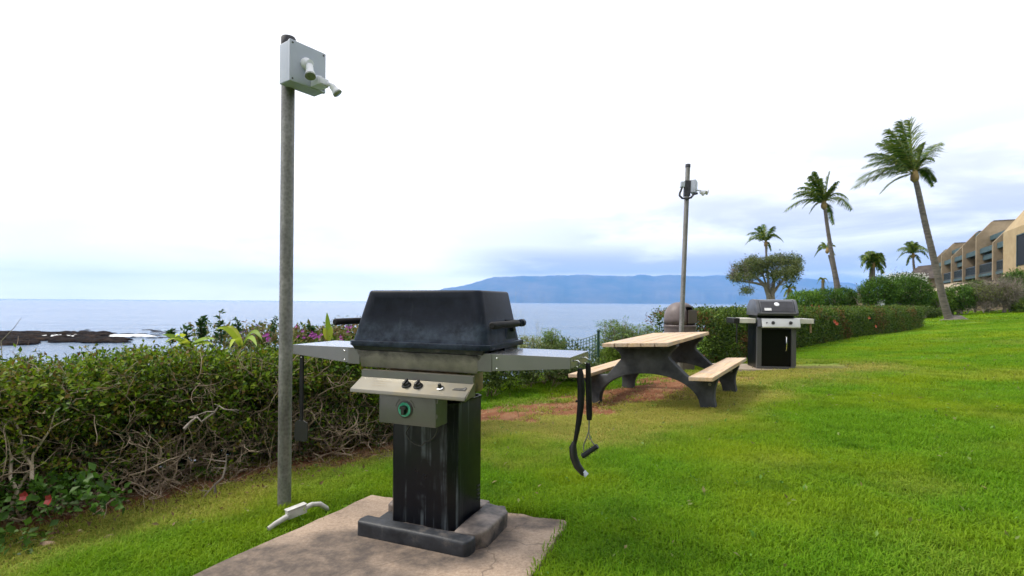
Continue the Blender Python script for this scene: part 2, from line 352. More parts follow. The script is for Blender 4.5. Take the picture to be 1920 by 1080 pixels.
M['wood'] = mat('sun_bleached_timber', (.6, .45, .3), .7, 0, .3, f_wood)
M['tconc'] = two('dark_weathered_concrete', (.018, .021, .026), (.085, .09, .10), 3.2, .85, lo=.38, hi=.68, bs=.4, bd=.006)
M['g2grey'] = two('grey_cast_ends', (.06, .065, .08), (.09, .095, .11), 9, .4)
M['g2steel'] = mat('pale_grill_steel', (.66, .66, .66), .38, .3, .5)
M['g2frame'] = mat('grey_frame_metal', (.11, .11, .115), .45, .3)
M['g2black'] = mat('gloss_black_door', (.004, .004, .005), .3, 0, .2)
M['shelfwhite'] = two('off_white_shelf', (.55, .53, .47), (.66, .64, .58), 10, .5)
M['bin'] = two('faded_brown_plastic', (.10, .078, .076), (.155, .125, .125), 6, .5, spec=.4)
M['bindark'] = mat('bin_flap', (.07, .045, .04), .5)
M['fence'] = mat('green_plastic_mesh', (.03, .09, .07), .5)
M['post'] = mat('green_post', (.015, .055, .035), .5)
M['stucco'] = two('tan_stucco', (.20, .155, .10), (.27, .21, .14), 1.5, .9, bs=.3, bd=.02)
M['stucco_end'] = two('lit_tan_stucco', (.33, .24, .13), (.40, .30, .17), 1.5, .9, bs=.3, bd=.02)  # end block only: its warm light is put into a brighter stucco colour
M['stucco_lt'] = two('pale_stucco', (.30, .24, .17), (.38, .31, .23), 1.5, .9, bs=.3, bd=.02)
M['tealwood'] = two('teal_fascia', (.028, .06, .07), (.05, .095, .11), 2, .7)
M['glass'] = mat('dark_window_glass', (.012, .015, .02), .55, 0, .1)
M['whitecap'] = mat('white_parapet', (.8, .8, .8), .6)
M['shingle'] = two('weathered_shingle', (.04, .032, .03), (.085, .07, .062), 2.5, .95, bs=.6, bd=.05)
M['rail'] = mat('dark_railing', (.035, .05, .06), .5)
def f_rock(m, n, l, b):
    v = objv(n, l, world=True); t = noise(n, l, .6, 8, .7, v)
    l.new(ramp(n, l, t, (.40, (.004, .003, .003)), (.56, (.016, .010, .007)), (.74, (.06, .035, .02))), b.inputs['Base Color'])
    bump(n, l, b, noise(n, l, 3, 6, .7, v), .8, .2)
M['rock'] = mat('dark_lava_rock', (.05, .04, .03), .95, 0, .08, f_rock)
M['foam'] = mat('sea_foam', (.85, .87, .9), .7)
M['island'] = two('island_slopes', (.035, .06, .04), (.12, .11, .07), .0012, .95, bs=0)
M['stone'] = two('loose_stone', (.22, .14, .09), (.36, .25, .17), 20, .9)

# ------------------------------------------------------------------ mesh helpers
class MB:
    def __init__(s): s.v = []; s.f = []
    def add(s, vs, fs):
        k = len(s.v); s.v += [tuple(v) for v in vs]; s.f += [tuple(k+i for i in f) for f in fs]; return s
    def hexa(s, p):   # 4 bottom (ccw from above) + 4 top
        return s.add(p, [(3, 2, 1, 0), (4, 5, 6, 7), (0, 1, 5, 4), (1, 2, 6, 5), (2, 3, 7, 6), (3, 0, 4, 7)])
    def box(s, x0, x1, y0, y1, z0, z1, m=None):
        p = [(x0, y0, z0), (x1, y0, z0), (x1, y1, z0), (x0, y1, z0), (x0, y0, z1), (x1, y0, z1), (x1, y1, z1), (x0, y1, z1)]
        if m is not None: p = [m @ Vector(q) for q in p]
        return s.hexa(p)
    def tube(s, pts, rad, n=8, caps=True):
        pts = [Vector(p) for p in pts]; m = len(pts)
        if isinstance(rad, (int, float)): rad = [rad]*m
        k = len(s.v); up = None
        for i, p in enumerate(pts):
            t = (pts[min(i+1, m-1)]-pts[max(i-1, 0)])
            t = t.normalized() if t.length > 1e-9 else Vector((0, 0, 1))
            if up is None: up = Vector((1, 0, 0)) if abs(t.x) < .8 else Vector((0, 1, 0))
            a = (up-t*up.dot(t))
            a = a.normalized() if a.length > 1e-6 else t.orthogonal().normalized()
            up = a; b = t.cross(a)
            for j in range(n):
                w = 2*math.pi*j/n; s.v.append(tuple(p+(a*math.cos(w)+b*math.sin(w))*rad[i]))
        for i in range(m-1):
            for j in range(n):
                a = k+i*n+j; b = k+i*n+(j+1) % n; s.f.append((a, b, b+n, a+n))
        if caps:
            s.f.append(tuple(k+j for j in range(n))[::-1]); s.f.append(tuple(k+(m-1)*n+j for j in range(n)))
        return s
    def prism(s, poly, h, m):   # polygon in local xy extruded by h along local z, placed by matrix m
        n = len(poly)
        vs = [m @ Vector((x, y, 0)) for x, y in poly]+[m @ Vector((x, y, h)) for x, y in poly]
        return s.add(vs, [tuple(range(n))[::-1], tuple(range(n, 2*n))]+[(i, (i+1) % n, n+(i+1) % n, n+i) for i in range(n)])
    def lathe(s, prof, n=32, m=None, caps=True):
        k = len(s.v)
        for r, z in prof:
            for j in range(n):
                w = 2*math.pi*j/n; p = Vector((r*math.cos(w), r*math.sin(w), z)); s.v.append(tuple(m @ p if m is not None else p))
        for i in range(len(prof)-1):
            for j in range(n):
                a = k+i*n+j; b = k+i*n+(j+1) % n; s.f.append((a, b, b+n, a+n))
        if caps:
            s.f.append(tuple(k+j for j in range(n))[::-1]); s.f.append(tuple(k+(len(prof)-1)*n+j for j in range(n)))
        return s
    def build(s, name, m, parent=None, bevel=0, seg=2, smooth=None, matrix=None):
        me = D.meshes.new(name); me.from_pydata(s.v, [], s.f); me.validate()
        bm = bmesh.new(); bm.from_mesh(me); bmesh.ops.recalc_face_normals(bm, faces=bm.faces)
        if bevel:
            es = [e for e in bm.edges if len(e.link_faces) == 2 and e.calc_face_angle(0) > R(25)]
            bmesh.ops.bevel(bm, geom=es, offset=bevel, segments=seg, affect='EDGES', profile=.6)
        bm.to_mesh(me); bm.free()
        if smooth: me.shade_smooth(); me.set_sharp_from_angle(angle=R(smooth))
        me.materials.append(m)
        o = D.objects.new(name, me); C.objects.link(o)
        if parent: o.parent = parent
        if matrix is not None: o.matrix_local = matrix
        return o
def tag(o, label=None, cat=None, group=None, kind=None):
    for k, v in (('label', label), ('category', cat), ('group', group), ('kind', kind)):
        if v: o[k] = v
    return o
def empty(name, loc, rz=0, rx=0, ry=0, **k):
    o = D.objects.new(name, None); C.objects.link(o); o.location = loc; o.rotation_euler = (rx, ry, rz); o.empty_display_size = .1
    return tag(o, **k)
def frame(p, z, x=None):
    """matrix with local z along z"""
    z = Vector(z).normalized(); x = Vector(x) if x is not None else z.orthogonal(); x = (x-z*x.dot(z)).normalized(); y = z.cross(x)
    m = Matrix((x, y, z)).transposed().to_4x4(); m.translation = Vector(p); return m
def npmesh(name, V, Fq, m, parent=None, col=None, attrs=None, smooth=False, link=True):
    """fast mesh from numpy: V (n,3), Fq (k,3 or 4)"""
    me = D.meshes.new(name); n = len(V); k, w = Fq.shape
    me.vertices.add(n); me.vertices.foreach_set('co', np.ascontiguousarray(V, dtype=np.float32).ravel())
    me.loops.add(k*w); me.loops.foreach_set('vertex_index', np.ascontiguousarray(Fq, dtype=np.int32).ravel())
    me.polygons.add(k); me.polygons.foreach_set('loop_start', np.arange(0, k*w, w, dtype=np.int32))
    if smooth: me.polygons.foreach_set('use_smooth', np.ones(k, dtype=bool))
    me.update(calc_edges=True)
    if col is not None:
        a = me.attributes.new('Col', 'FLOAT_COLOR', 'POINT'); a.data.foreach_set('color', np.c_[col, np.ones(n)].astype(np.float32).ravel())
    for q, (nm, val) in enumerate((attrs or {}).items()):
        a = me.attributes.new(nm, 'FLOAT', 'POINT'); a.data.foreach_set('value', val.astype(np.float32))
    me.materials.append(m)
    o = D.objects.new(name, me)
    if link: C.objects.link(o)
    if parent: o.parent = parent
    return o
def unit(a): return a/np.maximum(np.linalg.norm(a, axis=-1, keepdims=True), 1e-9)
def leaves(P, N, per, size, palette, spread=.03, wid=.5, jitter=.8, seed=1, vary=.35, droop=.15):
    """clusters of folded leaves: P (n,3) places, N (n,3) outward; returns V,F,Col"""
    r = np.random.default_rng(seed); n = len(P)
    P = np.repeat(P, per, 0); N = np.repeat(N, per, 0); k = len(P)
    cl = np.repeat(r.random(n), per)
    base = P+r.normal(0, 1, (k, 3))*spread
    d = unit(N*.7+r.normal(0, jitter, (k, 3))+np.array([0, 0, .25-droop]))
    nn = unit(N*.6+np.array([0, 0, .8])+r.normal(0, .45, (k, 3)))
    sd = unit(np.cross(d, nn)); nn = np.cross(sd, d)
    L = (size*(1+vary*r.normal(0, 1, k)).clip(.5, 1.7))[:, None]; W = L*wid
    tip = base+d*L-nn*L*.12
    a = base+d*L*.45+sd*W*.5+nn*L*.08; b = base+d*L*.45-sd*W*.5+nn*L*.08
    V = np.stack([base, a, tip, b], 1).reshape(-1, 3)
    i = np.arange(k)[:, None]*4
    Fq = np.concatenate([i+np.array([0, 1, 2]), i+np.array([0, 2, 3])])
    pal = np.array(palette); t = (cl*.6+r.random(k)*.4)*(len(pal)-1); j = np.clip(t.astype(int), 0, len(pal)-2); fr = (t-j)[:, None]
    c = pal[j]*(1-fr)+pal[j+1]*fr; c = c*(.8+.4*r.random((k, 1)))
    return V, Fq, np.repeat(c, 4, 0)
def cat(parts):
    V = []; Fq = []; Cc = []; o = 0
    for v, f, c in parts: V.append(v); Fq.append(f+o); Cc.append(c); o += len(v)
    return np.concatenate(V), np.concatenate(Fq), np.concatenate(Cc)
G_HEDGE = [(.015, .035, .003), (.04, .09, .005), (.10, .19, .006), (.20, .29, .012), (.13, .07, .025), (.30, .27, .03)]
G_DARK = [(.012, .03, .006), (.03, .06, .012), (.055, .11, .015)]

def blob(name, c, rad, n, size, palette, parent, per=6, seed=1, lump=.25, m=None, shell=.25, flat=0., wid=.5, spread=None):
    """foliage through the outer volume of an uneven ellipsoid"""
    r = np.random.default_rng(seed); u = unit(r.normal(0, 1, (n, 3)))
    u[:, 2] = np.where(u[:, 2] < flat, -u[:, 2]*.6+flat, u[:, 2]) if flat is not None else u[:, 2]
    ph = r.random((9, 3))*6.28; k = r.normal(0, 2.6, (9, 3))
    f = sum(np.sin((u*k[i]).sum(1)*1.3+ph[i, 0]) for i in range(9))/9*2.2
    rr = (1+lump*f)*(1-shell*r.random(n)**1.5)
    P = np.array(c)+u*rr[:, None]*np.array(rad)
    N = unit(u/np.array(rad))
    V, Fq, cc = leaves(P, N, per, size, palette, spread if spread else size*.8, wid, seed=seed+1)
    o = npmesh(name, V, Fq, m or M['leaf'], parent, cc); return o

# ------------------------------------------------------------------ setting: ground, sea, island
def warp(n, lo, hi, c, s):
    t = np.linspace(math.asinh((lo-c)/s), math.asinh((hi-c)/s), n); return c+s*np.sinh(t)
gx = warp(340, -60, 160, 1.0, 3.0); gy = warp(340, -30, 215, 5.0, 3.5)
GX, GY = np.meshgrid(gx, gy, indexing='ij')
GZ = gz(GX.ravel(), GY.ravel())
PADQ = [(-.842, 3.184), (.31, 2.83), (-.20, 1.45), (-1.72, 1.55)]
def inpoly(x, y, poly, grow=0.):
    ok = np.ones(np.shape(x), bool); n = len(poly)
    for i in range(n):
        (ax, ay), (bx, by) = poly[i], poly[(i+1) % n]; L = math.hypot(bx-ax, by-ay)
        ok &= (((bx-ax)*(y-ay)-(by-ay)*(x-ax))/L) < grow
    return ok
ind = inpoly(GX.ravel(), GY.ravel(), PADQ, .03); GZ = np.where(ind, np.minimum(GZ, -.04), GZ)
idx = np.arange(len(gx)*len(gy)).reshape(len(gx), len(gy))
FQ = np.stack([idx[:-1, :-1], idx[1:, :-1], idx[1:, 1:], idx[:-1, 1:]], -1).reshape(-1, 4)
ground = npmesh('ground', np.c_[GX.ravel(), GY.ravel(), GZ], FQ, M['ground'], None, None, dict(dirt=dirt_f(GX.ravel(), GY.ravel()), dry=dry_f(GX.ravel(), GY.ravel())), True)
tag(ground, 'green lawn with red dirt path and dry patches sloping to the shore', kind='structure')
SEA = -6.0
s_ = MB(); s_.add([(-60000, -3000, SEA), (60000, -3000, SEA), (60000, 60000, SEA), (-60000, 60000, SEA)], [(0, 1, 2, 3)])
tag(s_.build('sea', M['sea']), 'calm pale blue sea reaching the horizon', kind='structure')

DI = 15000.0
prof = np.array([(700, 567), (745, 562), (790, 552), (830, 542), (880, 531), (912, 521), (960, 517), (1100, 515), (1250, 516), (1370, 517), (1450, 520), (1530, 524), (1585, 529), (1625, 537), (1700, 548), (1800, 556), (1950, 566)], float)
na, nb = 420, 26
pxs = np.linspace(700, 1950, na); tops = np.interp(pxs, prof[:, 0], prof[:, 1])
uu = (pxs-960)/F; tops = tops+(vnoise(np.arange(na)*.13, np.zeros(na), 1, 77)-.5)*3.0+(vnoise(np.arange(na)*.5, np.zeros(na), 1, 78)-.5)*1.2
hh = np.array([(EYE+ray(p, t)[1]*DI) for p, t in zip(pxs, tops)]).clip(5, None)
V = []
for j in range(nb):
    t = j/(nb-1)                       # 0 shore .. 1 crest
    for i in range(na):
        rid = vnoise(np.array([i*.11]), np.array([t*1.5]), 1, 51)[0]*.6+vnoise(np.array([i*.35]), np.array([t*2.2]), 1, 52)[0]*.4
        z = hh[i]*(t**1.15)*(1-.32*rid*math.sin(math.pi*t)**.7)
        d = DI-2600*(1-t)*(1+.0*rid)-rid*700*math.sin(math.pi*t)
        V.append((uu[i]*DI*(.86+.14*t)*1.0, d, SEA-4+z*1.0+ (0 if j else -3)))
V = np.array(V); V[:, 0] = np.tile(uu, nb)*V[:, 1]
ii = np.arange(na*nb).reshape(nb, na)
FI = np.stack([ii[:-1, :-1], ii[:-1, 1:], ii[1:, 1:], ii[1:, :-1]], -1).reshape(-1, 4)
Vb = V[ii[-1]].copy(); Vb[:, 1] += 3000; Vb[:, 2] = SEA-10       # far side
FB = np.stack([ii[-1, :-1], ii[-1, 1:], na*nb+np.arange(1, na), na*nb+np.arange(na-1)], -1)
tag(npmesh('island_hills', np.r_[V, Vb], np.r_[FI, FB], M['island'], smooth=True), 'long blue island fading in haze across the sea', kind='structure')

# haze
hz = MB(); hz.box(-15500, 22000, -500, 18200, SEA-12, 900)
hm = D.materials.new('haze_air'); hm.use_nodes = True; hm.node_tree.nodes.clear()
ho = hm.node_tree.nodes.new('ShaderNodeOutputMaterial'); hv = hm.node_tree.nodes.new('ShaderNodeVolumePrincipled')
hv.inputs['Color'].default_value = (.18, .46, 1.0, 1); hv.inputs['Density'].default_value = 5.8e-5; hv.inputs['Anisotropy'].default_value = 0.0
hm.node_tree.links.new(hv.outputs[0], ho.inputs['Volume'])
tag(hz.build('haze', hm), kind='stuff')

# reef on the left
def rocks(name, pts, label, seed, h=.42):
    r = np.random.default_rng(seed); e = empty(name, (0, 0, 0), label=label, cat='reef')
    mb = MB()
    for (px0, px1, py, dz) in pts:
        for k in range(int((px1-px0)/2.6)):
            px = r.uniform(px0, px1); u, v = ray(px, py+r.uniform(-3, 3)); d = (SEA-EYE)/v
            X, Y = u*d, d; s = r.uniform(.35, 1.15)
            bm = bmesh.new(); bmesh.ops.create_icosphere(bm, subdivisions=2, radius=1)
            off = r.random(3)*20
            vs = []
            for q in bm.verts:
                f = 1+.5*(vnoise(np.array([q.co.x*1.5+off[0]]), np.array([q.co.y*1.5+q.co.z*2+off[1]]), 1, seed)[0]-.5)
                vs.append((X+q.co.x*s*1.6*f, Y+q.co.y*s*1.2*f, SEA+q.co.z*h*f*r.uniform(.9, 1.1)+dz))
            mb.add(vs, [tuple(w.index for w in fc.verts) for fc in bm.faces]); bm.free()
    o = mb.build('rock', M['rock'], e, smooth=60); return e
reef = rocks('rock_reef', [(-120, 205, 632, .15), (-80, 200, 637, .05), (-120, 60, 644, .0), (-80, 200, 628, .2), (175, 236, 638, .0), (100, 235, 640, -.05)], 'low dark lava rock reef lying in the sea beyond the hedge', 4)
r = np.random.default_rng(9); mb = MB()
for k in range(46):
    px = r.uniform(150, 330); py = r.uniform(618, 634); u, v = ray(px, py); d = (SEA-EYE)/v
    s = r.uniform(.25, .9); mb.lathe([(.01, 0), (s*.5, .02), (s, -.12)], 7, Matrix.Translation((u*d, d, SEA+.07)) @ Matrix.Diagonal((2.4, .6, 1, 1)), caps=False)
tag(mb.build('breaking_ripples', M['rock'], smooth=60), 'small dark rocks awash beside the tip of the reef', kind='stuff')
# a line of surf along the near edge of the reef
mb = MB()
for k in range(44):
    px = r.choice([r.uniform(90, 172), r.uniform(215, 290)]); u, v = ray(px, 632+r.uniform(-1.5, 1.5)); d = (SEA-EYE)/v
    mb.lathe([(.0, .16), (r.uniform(.3, .8), .10), (1.0, 0)], 7, Matrix.Translation((u*d, d-1.2, SEA+.35)) @ Matrix.Diagonal((1.3, .5, 1, 1)), caps=False)
tag(mb.build('surf_foam', M['foam'], smooth=60), 'white surf breaking on the reef', kind='stuff')
# ------------------------------------------------------------------ concrete pads
def slab(name, q, z0, z1, m, label, seed=1):
    r = np.random.default_rng(seed); pts = []
    for i in range(4):
        a = Vector(q[i]); b = Vector(q[(i+1) % 4]); n = 14
        for k in range(n):
            p = a.lerp(b, k/n); j = .006 if k else 0
            pts.append((p.x+r.normal(0, j), p.y+r.normal(0, j)))
    mb = MB(); mb.prism(pts, z1-z0, Matrix.Translation((0, 0, z0)))
    return tag(mb.build(name, m, bevel=.008), label, kind='structure')
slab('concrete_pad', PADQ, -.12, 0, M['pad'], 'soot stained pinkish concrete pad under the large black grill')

wx, wy = np.meshgrid(np.linspace(-4, 9, 40), np.linspace(-7.5, -.3, 24), indexing='ij'); wi = np.arange(wx.size).reshape(wx.shape)
tag(npmesh('added_dark_paving', np.c_[wx.ravel(), wy.ravel(), gz(wx.ravel(), wy.ravel())+.035], np.stack([wi[:-1, :-1], wi[1:, :-1], wi[1:, 1:], wi[:-1, 1:]], -1).reshape(-1, 4), two('added_paving_grey', (.05, .05, .05), (.09, .088, .085), 6, .9), smooth=True), 'added unseen dark paving behind the viewpoint, for the shelf reflections', kind='structure')  # unseen dark paving, added so the steel shelves do not mirror bright lawn

# ------------------------------------------------------------------ the large grill
TH = R(-21.6)
g = empty('pedestal_grill', (-.392, 2.717, 0), TH, label='large weathered black gas grill on a black square pedestal, nearest the camera', cat='grill')
# base surround of mortar blocks
def lumpy(mb_pts, z0, z1, name, m, seed, j=.006):
    mb = MB(); mb.prism(mb_pts, z1-z0, Matrix.Translation((0, 0, z0)))
    o = mb.build(name, m, g)
    bm = bmesh.new(); bm.from_mesh(o.data)
    bmesh.ops.bevel(bm, geom=bm.edges[:], offset=.014, segments=3, affect='EDGES', profile=.6)
    bmesh.ops.triangulate(bm, faces=[f for f in bm.faces if len(f.verts) > 4]); bmesh.ops.subdivide_edges(bm, edges=[e for e in bm.edges if e.calc_length() > .04], cuts=3, use_grid_fill=True)
    r = np.random.default_rng(seed); o4 = r.random(3)*9
    for q in bm.verts:
        n = vnoise(np.array([q.co.x*22+o4[0]]), np.array([q.co.y*22+q.co.z*17+o4[1]]), 1, seed)[0]-.5
        n2 = vnoise(np.array([q.co.x*7+o4[2]]), np.array([q.co.y*7]), 1, seed+1)[0]-.5
        q.co.z += n*j+n2*j*(1 if q.co.z > .03 else 0); q.co.x += n*j*.8; q.co.y += n2*j*1.6
    bm.to_mesh(o.data); bm.free(); o.data.shade_smooth(); o.data.set_sharp_from_angle(angle=R(50)); return o
lumpy([(-.315, -.225), (.285, -.225), (.303, -.20), (.305, -.14), (-.31, -.150), (-.325, -.19)], -.01, .073, 'base_block', M['block_dark'], 3)
o = lumpy([(.186, -.139), (.303, -.137), (.338, -.09), (.342, .17), (.30, .232), (.186, .24)], -.01, .080, 'base_block', M['block_pale'], 5, .012); o['label'] = 'pale greasy mortar block beside the pedestal'
lumpy([(-.305, .03), (-.19, .03), (-.19, .235), (-.29, .235), (-.325, .12)], -.01, .078, 'base_block', M['block_pale'], 7, .012)
lumpy([(-.186, .2), (.184, .2), (.184, .3), (-.186, .3)], -.01, .07, 'base_block', M['block_pale'], 8, .01)
lumpy([(-.305, -.145), (-.188, -.14), (-.188, .026), (-.30, .02)], -.015, .035, 'base_block', M['block_dark'], 11, .012)
lumpy([(-.187, -.151), (.187, -.151), (.187, -.118), (-.187, -.118)], -.01, .058, 'base_block', M['block_pale'], 13, .012)
# pedestal column with chamfered corners
pc = [(-.168, -.125), (.135, -.125), (.178, -.085), (.183, .165), (.15, .195), (-.168, .195), (-.183, .18), (-.183, -.11)]
mb = MB(); mb.prism(pc, .64, Matrix.Translation((0, 0, .035))); mb.prism([(x*.82, y*.82+.006) for x, y in pc], .13, Matrix.Translation((0, 0, .672)))
ped = mb.build('pedestal', M['enamel'], g, bevel=.004, smooth=40)
mb = MB(); mb.prism([(x*1.012, (y-.035)*1.012+.035) for x, y in pc], .01, Matrix.Translation((0, 0, .665))); mb.build('rim', M['enamel'], ped)
for k in range(4):
    mb = MB(); mb.box(.1795, .1855, .125, .158, .13+k*.022, .137+k*.022); mb.build('vent_slot', M['ink'], ped)
# stained column neck seen right of the panel
mb = MB(); mb.box(-.20, .20, -.13, .16, .70, .842); mb.build('neck', M['stain_brown'], g, bevel=.02, seg=3, smooth=40)
# gas hose
mb = MB(); mb.tube([(.01+.09*math.cos(a), -.155, .56-.075*math.sin(a)-(.02 if a > 1.5 else 0)) for a in np.linspace(-.5, 2.9, 16)]+[(-.05, -.15, .57)], .0035, 6)
mb.build('gas_hose', M['ink'], g, smooth=60)
# firebox
mb = MB()
mb.hexa([(-.325, -.185, .838), (.325, -.185, .838), (.325, .2, .838), (-.325, .2, .838), (-.352, -.196, .925), (.352, -.196, .925), (.352, .225, .925), (-.352, .225, .925)])
mb.build('firebox', M['firebox'], g, bevel=.008, smooth=40)
mb = MB(); mb.hexa([(-.354, -.198, .926), (.354, -.198, .926), (.354, .227, .926), (-.354, .227, .926), (-.374, -.207, .955), (.374, -.207, .955), (.374, .238, .955), (-.374, .238, .955)])
mb.build('firebox_rim', M['block_dark'], g, bevel=.003)
# lid: hood with recessed front face and a flange
bm = bmesh.new()
P = [(-.377, -.203, .972), (.377, -.203, .972), (.377, .236, .972), (-.377, .236, .972), (-.317, -.150, 1.2266), (.317, -.150, 1.2266), (.317, .232, 1.2266), (-.317, .232, 1.2266)]
vs = [bm.verts.new(p) for p in P]
for f in [(3, 2, 1, 0), (4, 5, 6, 7), (0, 1, 5, 4), (1, 2, 6, 5), (2, 3, 7, 6), (3, 0, 4, 7)]: bm.faces.new([vs[i] for i in f])
bm.normal_update()
vert_e = [e for e in bm.edges if abs(e.verts[0].co.z-e.verts[1].co.z) > .1]
bmesh.ops.bevel(bm, geom=vert_e, offset=.035, segments=4, affect='EDGES', profile=.5)
bm.normal_update()
top_e = [e for e in bm.edges if all(v.co.z > 1.22 for v in e.verts)]
bmesh.ops.bevel(bm, geom=top_e, offset=.012, segments=3, affect='EDGES', profile=.5)
bm.normal_update()
ff = max([f for f in bm.faces if f.normal.y < -.8], key=lambda f: f.calc_area())
r_ = bmesh.ops.inset_individual(bm, faces=[ff], thickness=.028, depth=0)
r_ = bmesh.ops.inset_individual(bm, faces=[ff], thickness=.010, depth=-.003)
bmesh.ops.recalc_face_normals(bm, faces=bm.faces)
me = D.meshes.new('lid'); bm.to_mesh(me); bm.free(); me.shade_smooth(); me.set_sharp_from_angle(angle=R(28)); me.materials.append(M['lid'])
lid = D.objects.new('lid', me); C.objects.link(lid); lid.parent = g
fl = [(-.355, -.222), (.355, -.222), (.391, -.19), (.391, .245), (-.391, .245), (-.391, -.19)]
mb = MB(); mb.prism(fl, .026, Matrix.Translation((0, 0, .947))); mb.build('lid_flange', M['lid'], lid, bevel=.005, smooth=40)
# small welded corner plate and pivots, side lift handles
for s in (-1, 1):
    h0 = s*.43
    hb = MB(); hb.tube([(h0, -.262, 1.066), (h0, -.255, 1.066), (h0, .02, 1.066), (h0, .05, 1.066)], [.012, .017, .0175, .0165], 14)
    ho_ = hb.build('side_handle', M['blackhandle'], lid, smooth=40)
    hb = MB(); hb.tube([(h0, .045, 1.066), (h0, .115, 1.067)], .011, 10); hb.box(min(s*.352, h0+s*.012), max(s*.352, h0+s*.012), .075, .098, 1.050, 1.083)
    hb.tube([(h0, .10, 1.067), (h0, .132, 1.067)], .0195, 12)
    hb.build('handle_bracket', M['lid'], ho_, bevel=.002, smooth=40)
    hb = MB(); hb.hexa([(s*.366-.008, .02, .93), (s*.366+.008, .02, .93), (s*.366+.008, .21, .93), (s*.366-.008, .21, .93), (s*.366-.008, .07, 1.055), (s*.366+.008, .07, 1.055), (s*.366+.008, .15, 1.055), (s*.366-.008, .15, 1.055)])
    hb.build('hinge_plate', M['lid'], lid, bevel=.004)
    hb = MB(); hb.lathe([(.0, .0), (.014, .0), (.014, .016), (0, .018)], 12, frame((s*.374, .115, 1.035), (s, 0, 0)), caps=False); hb.build('pivot_bolt', M['enamel'], lid, smooth=30)
# side shelves: folded stainless trays
for s in (-1, 1):
    mb = MB(); t = .0022
    xi, xo, yf, yb = .352*s, .768*s, -.190, .146
    def plate(pts, th):     # quad plate with thickness vector th
        a = [Vector(p) for p in pts]; th = Vector(th); mb.add([*a, *[q+th for q in a]], [(0, 1, 2, 3), (7, 6, 5, 4), (0, 4, 5, 1), (1, 5, 6, 2), (2, 6, 7, 3), (3, 7, 4, 0)])
    plate([(xi, yf, .935), (xo, yf, .935), (xo, yb, .935), (xi, yb, .935)], (0, 0, -t))
    plate([(xi, yf, .9345), (xo, yf, .9345), (xo, yf, .885), (xi, yf, .852)], (0, t, 0))
    plate([(xi, yb, .9345), (xo, yb, .9345), (xo, yb, .885), (xi, yb, .852)], (0, -t, 0))
    plate([(xo, yf, .9345), (xo, yb, .9345), (xo, yb, .885), (xo, yf, .885)], (-t*s, 0, 0))
    sh = mb.build('side_shelf', M['steel'], g, bevel=.0012, seg=2)
    for z in (.915, .868):
        q = MB(); q.lathe([(0, .004), (.0035, .0035), (.005, 0)], 10, frame((.425*s, yf-.0001, z), (0, -1, 0))); q.build('screw', M['chrome'], sh, smooth=60)
    q = MB(); q.box(min(.33*s, .4*s), max(.33*s, .4*s), yf-.003, yf-.0005, .853, .934); q.build('bracket', M['box_steel'], sh)
    for k, y in enumerate((-.135, -.075, .0, .05)):
        q = MB(); q.lathe([(.0, .0012), (.006, .001), (.006, 0)], 10, frame((xo, y, .915), (s, 0, 0))); q.build('hole', M['ink'], sh)
    for y in ((-.105, .045) if s > 0 else (-.10,)):
        q = MB(); q.tube([(xo-.004*s, y, .912), (xo+.012*s, y, .914), (xo+.02*s, y, .905), (xo+.02*s, y, .892), (xo+.012*s, y, .884), (xo+.006*s, y, .888)], .0024, 7); q.build('tool_hook', M['chrome'], sh, smooth=60)
# control panel
mb = MB()
mb.prism([(-.196, .832), (-.213, .828), (-.215, .794), (-.300, .748), (-.304, .732), (-.292, .728), (-.2, .742)], .62, Matrix(((0, 0, 1, -.300), (1, 0, 0, 0), (0, 1, 0, 0), (0, 0, 0, 1))))
pan = mb.build('control_panel', M['panel'], g, bevel=.0025, smooth=30)
mb = MB(); mb.box(-.298, .318, -.2165, -.2142, .796, .829); mb.build('top_strip', M['box_steel'], pan)
pn = Vector((0, -.046, .085)).normalized()
def onpan(x, f): return Vector((x, -.215-.085*f, .794-.046*f))+pn*.0004
for x in (-.012, .052):
    q = MB(); m = frame(onpan(x, .45), pn, (1, 0, 0)); q.lathe([(.0235, 0), (.0225, .005), (.017, .009), (.0165, .017), (.015, .019)], 22, m)
    q.box(-.0045, .0045, -.019, .019, .012, .027, m); q.build('knob', M['black'], pan, bevel=.0012, smooth=40)
q = MB(); m = frame(onpan(.172, .48), pn, (1, 0, 0)); q.lathe([(.017, 0), (.017, .005), (.012, .007), (.011, .009)], 20, m); ig = q.build('igniter', M['chrome'], pan, smooth=40)
q = MB(); q.lathe([(.0085, .009), (.0085, .022), (.006, .025)], 16, m); q.build('button', M['black'], ig, smooth=40)
q = MB(); m = frame(onpan(.268, .46), pn, (1, 0, 0)); q.prism([(-.032, -.008), (.034, -.008), (.034, .012), (.027, .019), (.020, .012), (.012, .009), (-.024, .006)], .0018, m); bd = q.build('badge', M['ink'], pan)
q = MB()
for x in (-.022, -.013, -.004): q.prism([(x, -.004), (x+.006, -.004), (x+.006, .001), (x+.001, .002)], .0006, m @ Matrix.Translation((0, 0, .0019)))
q.prism([(.018, -.004), (.030, -.004), (.031, .006), (.027, .014), (.023, .006)], .0006, m @ Matrix.Translation((0, 0, .0019))); q.build('badge_mark', M['box_steel'], bd)
q = MB()
for (x, w, f) in ((-.20, .09, .25), (-.20, .075, .42), (-.20, .085, .6), (.10, .028, .3), (.15, .055, .85)):
    a, b = onpan(x, f), onpan(x+w, f+.035); q.add([a, Vector((b.x, a.y, a.z)), b, Vector((a.x, b.y, b.z))], [(0, 1, 2, 3)])
q.build('printed_lines', two('faded_print', (.20, .17, .11), (.29, .25, .18), 60, .5, bs=0), pan)['kind'] = 'stuff'
